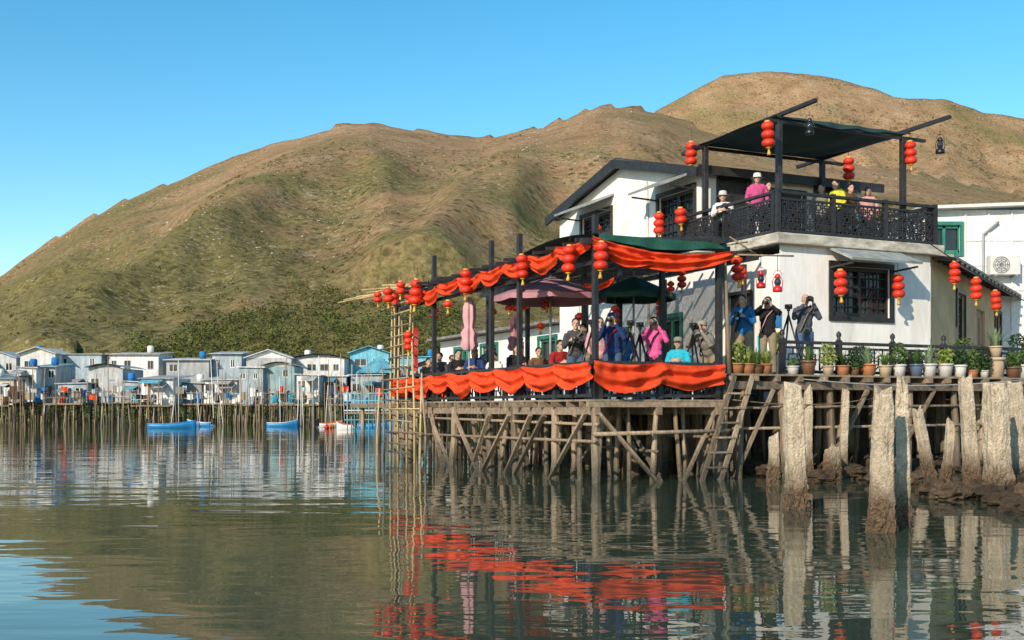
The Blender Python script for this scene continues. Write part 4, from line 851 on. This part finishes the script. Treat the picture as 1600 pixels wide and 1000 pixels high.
for px,y0,y1,Y,m_,lb,cd_ in ((1189,420,452,21.5,'redpaint','red hurricane lamp hanging from a pole',.35),(1215,425,458,21.5,'redpaint','red hurricane lamp hanging from a pole',.35),(1265,182,212,24,'camblack','dark hurricane lamp hanging from the pergola',.12),(1469,212,242,25.5,'camblack','dark hurricane lamp hanging from beam end',.12)): 
    lamp(at(px,y0,Y),(y1-y0)*Y/F,m_,lb,cd_)
mb=MB(); mb.tube(at(1130,372,21.3),at(1140,590,21.3),.045,n=7); mk(mb,'lamp_post',M['stilt'],label='weathered pole with crossbars holding lamps',cat='post')
for (a,b_) in (((1120,385),(1168,378)),((1140,370),(1185,400)),((1150,398),(1240,400))):
    mb=MB(); mb.tube(at(*a,21.3),at(*b_,21.5),.018,n=6); mk(mb,'crossbar',M['stilt'],label='thin wooden crossbar tied to a pole',cat='pole',group='crossbars')

# ------------------------------------------------------------ deck railing & plants
railing(W(.42,sv(1222,.42)),W(.42,16),ZD,.66,n_u,'black low fretwork railing along the plant deck',8,True)
def pot(c,z,r,h,m_,parent,taper=.75):
    mb=MB(); mb.lathe(c+ZX*z,[(0,.0),(r*taper,0),(r*.92,h*.75),(r*.95,h*.86),(r*1.08,h*.87),(r*1.08,h),(r*.92,h),(r*.9,h*.9),(0,h*.88)],18); mk(mb,'pot',M[m_],parent)
def blades(c,z,n,L,w,m_,parent,up=.6,nm='leaves'):
    mb=MB()
    for i in range(n):
        a=U(0,6.283); e=U(.15,1)**up; l=L*U(.7,1.1); d=Vector((math.cos(a),math.sin(a),0)); s=Vector((-d.y,d.x,0)); vs=[]
        ang=math.pi/2*e; p=c+ZX*z+d*.02; 
        for k in range(6):
            t=k/5; ww=w*(1-t)**.7*(.6+.8*t if t<.4 else 1); vs+= [p-s*ww/2,p-ZX*ww*.15,p+s*ww/2]; an_=ang-t*.9*(1.2-e); p=p+(d*math.cos(an_)+ZX*math.sin(an_))*l/5
        fs=[]
        for k in range(5):
            for q in range(2): fs.append((k*3+q,k*3+q+1,k*3+q+4,k*3+q+3))
        mb.add(vs,fs,False)
    mk(mb,nm,M[m_],parent)
def bush(c,z,n,r,m_,parent,ls=.05,tall=1.0):
    mb=MB()
    for i in range(n):
        a=U(0,6.28); rr=r*math.sqrt(R()); zz=U(0,1); rr*=.5+.6*math.sin(math.pi*min(1,zz*.8+.15)); p=c+Vector((math.cos(a)*rr,math.sin(a)*rr,z+zz*r*2*tall)); d1=Vector((U(-1,1),U(-1,1),U(-.5,1))).normalized()*ls*U(.7,1.4); d2=d1.cross(Vector((U(-1,1),U(-1,1),U(-1,1)))).normalized()*ls*.45
        mb.add([p-d1,p+d2,p+d1,p-d2],[(0,1,2,3)])
    for i in range(6): a=U(0,6.28); mb.tube(c+ZX*z,c+Vector((math.cos(a)*r*.5,math.sin(a)*r*.5,z+r*1.5*tall)),.006,n=4)
    mk(mb,'leaves',M[m_],parent)
PL=[(1152,.13,.20,'terracotta','b','leaf_lime'),(1168,.15,.20,'terracotta','s','leaf_lime'),(1182,.13,.18,'potbrown','s','leaf'),(1197,.12,.2,'terracotta','s','leaf_lime'),(1239,.12,.17,'potwhite','l','leaf'),(1263,.15,.28,'potbrown','s','leaf'),(1294,.12,.19,'potbeige','b','leaf_lime'),(1317,.14,.20,'terracotta','s','leaf_dark'),(1335,.10,.16,'potbrown','b','leaf_dark'),(1357,.16,.24,'terracotta','a','agave'),(1383,.14,.22,'potbeige','s','leaf'),(1405,.14,.24,'potwhite','b','leaf'),(1432,.14,.26,'potblue','s','leaf_dark'),(1452,.15,.27,'potwhite','a','agave'),(1477,.16,.28,'potwhite','b','leaf_lime'),(1500,.14,.26,'potwhite','b','leaf_dark'),(1520,.12,.16,'terracotta','b','leaf'),(1538,.10,.16,'potwhite','b','leaf_dark'),(1583,.16,.24,'potbrown','b','leaf'),(1600,.18,.3,'potwhite','b','leaf'),(1625,.18,.3,'terracotta','a','agave')]
nmz={'s':'spiky green plant in a','b':'bushy leafy plant in a','a':'grey green agave in a','l':'small low plant in a'}; pz={'terracotta':'terracotta pot on the deck edge','potbrown':'brown pot on the deck edge','potwhite':'white pot on the deck edge','potbeige':'beige pot on the deck edge','potblue':'blue pot on the deck edge'}
for px,r_,h_,pm,ty,lm in PL:
    c=W(.12,sv(px,.12)); t=T('potted_plant',c+ZX*ZD,nmz[ty]+' '+pz[pm],'potted plant','potted plants along the deck'); pot(c,ZD,r_,h_,pm,t)
    z=ZD+h_*.9
    if ty=='s': blades(c,z,60,.38,.026,lm,t)
    elif ty=='a': blades(c,z,34,.44,.055,lm,t,.45)
    elif ty=='l': bush(c,z,60,.09,lm,t,.04)
    else: bush(c,z,220,.16,lm,t,.045,U(.8,1.5))
c=W(.15,sv(1556,.15)); t=T('potted_plant',c+ZX*ZD,'tall grey agave in beige urn on a round pedestal','potted plant','potted plants along the deck')
pot(c,ZD,.19,.44,'potbeige',t,.85); pot(c,ZD+.45,.14,.24,'potbeige',t,.6); blades(c,ZD+.68,34,.5,.04,'agave',t,.4)
for px,pm,lm,tl in ((1505,'potbrown','leaf',1.2),(1590,'potwhite','leaf_dark',1.5),(1345,'potbrown','leaf_dark',.7),(1425,'terracotta','leaf',.6),(1530,'potwhite','leaf_dark',.9)):
    c=W(.85,sv(px,.85)); t=T('potted_plant',c+ZX*ZD,'tall leafy shrub in a pot behind the railing','potted plant','potted plants along the deck'); pot(c,ZD,.2,.35,pm,t); bush(c,ZD+.3,300,.24,lm,t,.05,tl)
for i,(z_,u_,cm) in enumerate(((3.35,2.75,'cloth_blue'),(3.3,3.2,'cloth_white'),(2.85,2.8,'cloth_yellow'),(2.8,3.25,'cloth_cyan'))):
    mb=MB(); c=W(u_,6.17,z_); mb.hexa(c,UX*.3,VX*.02,ZX*.4); b_=mk(mb,'poster_board',M[cm],label='small printed board pinned to the white wall',cat='poster',group='boards on the wall')
print('static',time.time()-T0)

# ------------------------------------------------------------ people
def evalmesh(mb,name,mat_,vox,smooth=3):
    me=mkmesh(mb,name,mat_,Vector((0,0,0))); o=bpy.data.objects.new(name+'_tmp',me); col.objects.link(o)
    r=o.modifiers.new('r','REMESH'); r.mode='VOXEL'; r.voxel_size=vox; r.use_smooth_shade=True
    s=o.modifiers.new('s','SMOOTH'); s.iterations=smooth; s.factor=.5
    return o
PEND=[]
def hand(mb,w,d,n,side):
    d=d.normalized(); n=(n-d*n.dot(d)).normalized(); l=d.cross(n)
    Mx=Matrix((l,d,n)).transposed(); mb.ellip(w+d*.045,.042,.055,.019,10,8,Mx)
    for i,Lf in enumerate((.068,.078,.073,.056)):
        b=w+d*.08+l*(i-1.5)*.0215*(1 if side>0 else -1)
        mb.path([b-d*.02,b+d*Lf*.45+n*Lf*.12,b+d*Lf*.75+n*Lf*.42,b+d*Lf*.8+n*Lf*.75],[.0105,.0098,.009,.007],6)
    b=w+d*.02-l*side*.03; mb.path([b,b+d*.03-l*side*.03+n*.01,b+d*.06-l*side*.03+n*.03],[.013,.011,.009],6)
def person(loc,ang,H,pose,top,bot,label,hat=None,hair='short',cam=True,vox=.0095,bag=None):
    s=H/1.72; V=Vector
    t=T('person',loc,label,'person'); t.rotation_euler=(0,0,math.radians(ang)); t.scale=(s,s,s)
    J={}
    if pose in('shoot','hold','rest','raise'):
        J['hip']=[V((x*.095,0,.92)) for x in(-1,1)]; J['knee']=[V((x*.11,.03,.49)) for x in(-1,1)]; J['ank']=[V((x*.13,-.01+x*.04,.08)) for x in(-1,1)]; P=V((0,0,.94)); C=V((0,.02,1.27)); N=V((0,.03,1.44))
        if pose=='hold': C=V((0,.06,1.26)); N=V((0,.10,1.41))
    elif pose=='bend':
        J['hip']=[V((x*.095,-.08,.90)) for x in(-1,1)]; J['knee']=[V((x*.12,.06,.50)) for x in(-1,1)]; J['ank']=[V((x*.13,-.04,.08)) for x in(-1,1)]; P=V((0,-.06,.92)); C=V((0,.12,1.19)); N=V((0,.22,1.31))
    else:
        J['hip']=[V((x*.095,0,.52)) for x in(-1,1)]; J['knee']=[V((x*.12,.40,.50)) for x in(-1,1)]; J['ank']=[V((x*.12,.38,.08)) for x in(-1,1)]; P=V((0,0,.56)); C=V((0,.05,.88)); N=V((0,.09,1.05))
    Hd=N+V((0,.035,.135)); sh=[N+V((x*.175,-.02,-.06)) for x in(-1,1)]
    if pose in('shoot','raise','bend'):
        el_=[sh[i]+V((x*.10,.15,-.20 if pose!='raise' else -.06)) for i,x in enumerate((-1,1))]; wr=[Hd+V((x*.085,.19,-.075)) for x in(-1,1)]
    elif pose=='hold': el_=[sh[i]+V((x*.07,.04,-.27)) for i,x in enumerate((-1,1))]; wr=[N+V((x*.10,.24,-.20)) for x in(-1,1)]
    elif pose=='sit': el_=[sh[i]+V((x*.06,.08,-.25)) for i,x in enumerate((-1,1))]; wr=[N+V((x*.10,.30,-.24)) for x in(-1,1)]
    else: el_=[sh[i]+V((x*.08,-.02,-.28)) for i,x in enumerate((-1,1))]; wr=[el_[i]+V((-x*.02,.20,-.14)) for i,x in enumerate((-1,1))]
    b=MB()
    b.ellip(P,.145,.10,.13); b.ellip((P+C)/2,.125,.088,.19); b.ellip(C,.155,.105,.18); b.path([sh[0],N-V((0,0,.045)),sh[1]],[.052,.062,.052],10); b.path([N-V((0,.01,.07)),Hd-V((0,.01,.05))],[.058,.052],10)
    b.ellip(Hd+V((0,-.008,.02)),.077,.094,.098,16,12); b.ellip(Hd+V((0,.022,-.045)),.058,.066,.066,14,10); b.ellip(Hd+V((0,.068,-.085)),.026,.024,.022)
    b.path([Hd+V((0,.084,.018)),Hd+V((0,.108,-.022)),Hd+V((0,.088,-.032))],[.009,.016,.010],8)
    b.ellip(Hd+V((0,.082,-.055)),.026,.014,.010)
    for x in(-1,1): b.ellip(Hd+V((x*.079,-.008,-.008)),.011,.02,.033); b.ellip(Hd+V((x*.031,.078,.038)),.024,.012,.009)
    for i,x in enumerate((-1,1)):
        b.path([sh[i],sh[i].lerp(el_[i],.5),el_[i]],[.05,.044,.037],9); b.path([el_[i],el_[i].lerp(wr[i],.35),wr[i]],[.038,.038,.026],9)
        b.path([J['hip'][i],J['hip'][i].lerp(J['knee'][i],.5),J['knee'][i]],[.085,.074,.055],10); b.path([J['knee'][i],J['knee'][i].lerp(J['ank'][i],.35),J['ank'][i]],[.054,.055,.037],10)
        if pose in('shoot','raise','bend'): hand(b,wr[i],V((-x*.1,.05,.9)),V((-x,0.1,0)),-x)
        elif pose in('hold','sit'): hand(b,wr[i],V((-x*.35,.9,.15)),V((-x,0,-.2)),-x)
        else: hand(b,wr[i],V((-x*.2,.8,-.1)),V((0,0,-1)),x)
    def ch(me,nm):
        o=bpy.data.objects.new(nm,me); col.objects.link(o); o.parent=t; return o
    def later(mbx,nm,mt,vx,sm,wr_=False): PEND.append((evalmesh(mbx,nm,mt,vx,sm),nm,mt,t,wr_))
    later(b,'body',M['skin'],vox,1)
    j=MB()
    j.ellip(P,.178,.135,.15); j.ellip((P+C)/2,.168,.125,.20); j.ellip(C,.186,.133,.20); j.path([sh[0],N-V((0,0,.06)),sh[1]],[.072,.082,.072],12); j.path([N-V((0,.015,.07)),N+V((0,0,.015))],[.085,.068],12)
    for i in(0,1):
        j.path([sh[i],sh[i].lerp(el_[i],.5),el_[i]],[.07,.064,.056],10); j.path([el_[i],el_[i].lerp(wr[i],.4),el_[i].lerp(wr[i],.93)],[.056,.052,.040],10)
    later(j,'jacket',M['cloth_'+top],.015,2,True)
    j=MB()
    j.ellip(P-V((0,0,.03)),.160,.118,.12)
    for i in(0,1): j.path([J['hip'][i],J['hip'][i].lerp(J['knee'][i],.5),J['knee'][i]],[.104,.092,.072],10); j.path([J['knee'][i],J['knee'][i].lerp(J['ank'][i],.5),J['ank'][i]+V((0,0,-.01))],[.072,.066,.056],10)
    later(j,'trousers',M['cloth_'+bot],.017,2)
    for i in(0,1):
        j=MB(); a=J['ank'][i]; a=V((a.x,a.y,0)); j.ellip(a+V((0,.07,.042)),.046,.135,.042); j.ellip(a+V((0,-.0,.07)),.046,.055,.055); later(j,'shoe',M['cloth_black'],.014,2)
    j=MB(); 
    j.ellip(Hd+V((0,-.026,.045)),.088,.094,.092,18,12)
    if hair=='long': j.ellip(Hd+V((0,-.06,-.06)),.085,.055,.13,16,10)
    if hair!='bald': later(j,'hair',M['hair'],.010,1)
    for x in(-1,1):
        j=MB(); j.ellip(Hd+V((x*.031,.0875,.020)),.013,.006,.007,10,6); ch(mkmesh(j,'eye',M['camblack'],V((0,0,0))),'eye')
    j=MB(); j.ellip(Hd+V((0,.0945,-.055)),.022,.005,.004,10,6); ch(mkmesh(j,'mouth',M['cloth_brown'],V((0,0,0))),'mouth')
    if bag:
        j=MB(); pts=[sh[0]+V((.06,.13,.02)),C+V((0,.165,0)),P+V((.14,.155,.0)),P+V((.19,0,-.05)),P+V((.12,-.16,.05)),C+V((0,-.16,.02)),sh[0]+V((.06,-.09,.05)),sh[0]+V((.06,.02,.09)),sh[0]+V((.06,.13,.02))]; j.path(pts,[.014]*9,6); ch(mkmesh(j,'shoulder_strap',M['cloth_'+bag],V((0,0,0))),'shoulder_strap')
    if hat:
        j=MB(); c=Hd+V((0,-.008,.05)); j.lathe(c,[(.155,-.02),(.10,.0),(.097,.05),(.085,.09),(.05,.105),(0,.108)],24) if hat[1]=='brim' else (j.lathe(c,[(.095,-.01),(.099,.03),(.088,.075),(.05,.095),(0,.098)],20),j.ellip(c+V((0,.12,.002)),.07,.075,.012))
        ch(mkmesh(j,'hat',M['cloth_'+hat[0]],V((0,0,0))),'hat')
    if cam and pose in('shoot','raise','bend','hold'):
        c=(wr[0]+wr[1])/2+(V((0,.035,.07)) if pose!='hold' else V((0,.09,.02)))
        Mt=Matrix.Translation(loc)@Matrix.Rotation(math.radians(ang),4,'Z')@Matrix.Scale(s,4)
        ct=T('photo_camera',Mt@c,'black digital camera held up in both hands','camera','cameras held by the photographers'); ct.rotation_euler=t.rotation_euler; ct.scale=t.scale
        def cc(m2,nm,mt):
            o=bpy.data.objects.new(nm,mkmesh(m2,nm,mt,V((0,0,0)))); col.objects.link(o); o.parent=ct
            bv=o.modifiers.new('b','BEVEL'); bv.width=.006; bv.segments=2
        m2=MB(); m2.box(-.068,.068,-.03,.03,-.045,.04); m2.box(-.028,.028,-.03,.035,.04,.065); m2.box(-.068,-.04,.03,.05,-.04,.035); cc(m2,'camera_body',M['camblack'])
        m2=MB(); m2.tube((0,.03,0),(0,.10,0),.036,.038,16); m2.tube((0,.10,0),(0,.14,0),.038,.044,16); cc(m2,'lens',M['camblack'])
    return t
def tp_(px,u,z): return W(u,sv(px,u),z)
person(W(su(900,.6),.6,ZT),175,1.64,'hold','greyblk','jeans','man in dark jacket holding a camera at the terrace rail',bag='khaki')
person(tp_(957,.45,ZT),165,1.60,'shoot','navy','jeans','photographer in navy jacket and cap aiming a camera',hat=('navy','cap'),bag='red')
person(tp_(936,1.3,ZT),190,1.60,'rest','rose','black','person in dusty pink top standing behind photographers',hair='long',cam=False)
person(tp_(1022,.75,ZT),170,1.60,'shoot','pink','black','woman in bright pink jacket aiming a camera',hair='long',bag='black')
c=tp_(1061,.55,0); chair(c,ZT,Vector((-.3,-.95,0))); person(c+ZX*ZT,162,1.55,'sit','cyan','jeans','seated person in turquoise jacket and pale cap',hat=('grey','cap'))
person(tp_(1107,.6,ZT),140,1.66,'bend','grey','khaki','man in grey jacket leaning forward with a camera',hat=('grey','cap'),bag='black')
for px,v_,top,hr,lb in ((667,1.6,'black','short','seated guest in black at a terrace table'),(690,.75,'greyblk','short','seated guest in dark jacket near the rail'),(715,.6,'black','short','seated guest in black coat near the rail'),(743,.65,'navy','long','seated guest with long hair in navy top'),(805,.8,'black','long','seated guest in dark coat at a table'),(775,1.9,'white','short','seated guest in white shirt at a table'),(840,1.9,'brown','short','seated guest in brown jacket at a table'),(704,1.5,'khaki','short','seated guest in tan jacket at a table'),(872,1.0,'red','short','seated guest in red top by the terrace rail')):
    c=W(su(px,v_),v_); chair(c,ZT,Vector((0,-1,0))); person(c+ZX*ZT,180+U(-30,30),1.66,'sit',top,'black',lb,hair=hr,cam=False,vox=.013)
for px,v_,hh,ps,top,hr,lb in ((915,1.7,1.68,'hold','khaki','short','man in tan jacket standing with camera'),(975,3.2,1.62,'rest','blue','long','woman in blue standing by the wall'),(762,3.0,1.62,'rest','slate','short','guest in slate coat standing near the tables')):
    person(W(su(px,v_),v_,ZT),180+U(-30,30),hh,ps,top,'jeans',lb,hair=hr,vox=.013)
person(tp_(1163,1.1,ZD),150,1.68,'hold','blue','khaki','man in blue jacket looking down at his camera',bag='black')
person(tp_(1200,1.1,ZD),160,1.64,'raise','black','khaki','woman in black raising a camera with both hands',hair='long',bag='rose')
person(tp_(1257,1.1,ZD),185,1.74,'shoot','slate','jeans','balding man in dark jacket aiming a camera',hair='bald',bag='khaki')
person(W(4.0,sv(1183,4.0),ZB),170,1.63,'rest','pink','black','guest in pink top and white sun hat at the balcony',hat=('white','brim'),cam=False)
c=W(4.9,sv(1130,4.9)); chair(c,ZB,Vector((0,-1,0)),'dark chair on the balcony'); person(c+ZX*ZB,165,1.72,'sit','white','black','seated guest in white top and pale hat on balcony',hat=('white','brim'),cam=False,vox=.012)
for px,u_,an_,hh,top,hr,lb in ((1308,3.6,120,1.60,'yellow','long','guest in yellow green jacket on the balcony'),(1327,3.8,200,1.58,'brown','short','guest in brown coat on the balcony'),(1284,4.2,150,1.60,'grey','short','guest in grey coat on the balcony'),(1198,4.6,200,1.62,'navy','short','guest in navy jacket behind the pink top'),(1356,4.0,170,1.6,'rose','long','guest in dusty pink on the balcony')):
    person(W(u_,sv(px,u_),ZB),an_,hh,'rest',top,'black',lb,hair=hr,cam=False,vox=.013)
dg=bpy.context.evaluated_depsgraph_get()
for o,nm,mt,t,wr_ in PEND:
    n=bpy.data.meshes.new_from_object(o.evaluated_get(dg)); n.name=nm
    if not n.materials: n.materials.append(mt)
    if wr_:
        for v in n.vertices:
            q=noise.noise(v.co*9)*.010+noise.noise(Vector((v.co.x*14,v.co.y*14,v.co.z*30)))*.007; v.co+=v.normal*q
    x=bpy.data.objects.new(nm,n); col.objects.link(x); x.parent=t
for o,nm,mt,t,wr_ in PEND: bpy.data.objects.remove(o)
print('people',time.time()-T0,'faces',sum(len(m.polygons) for m in bpy.data.meshes))
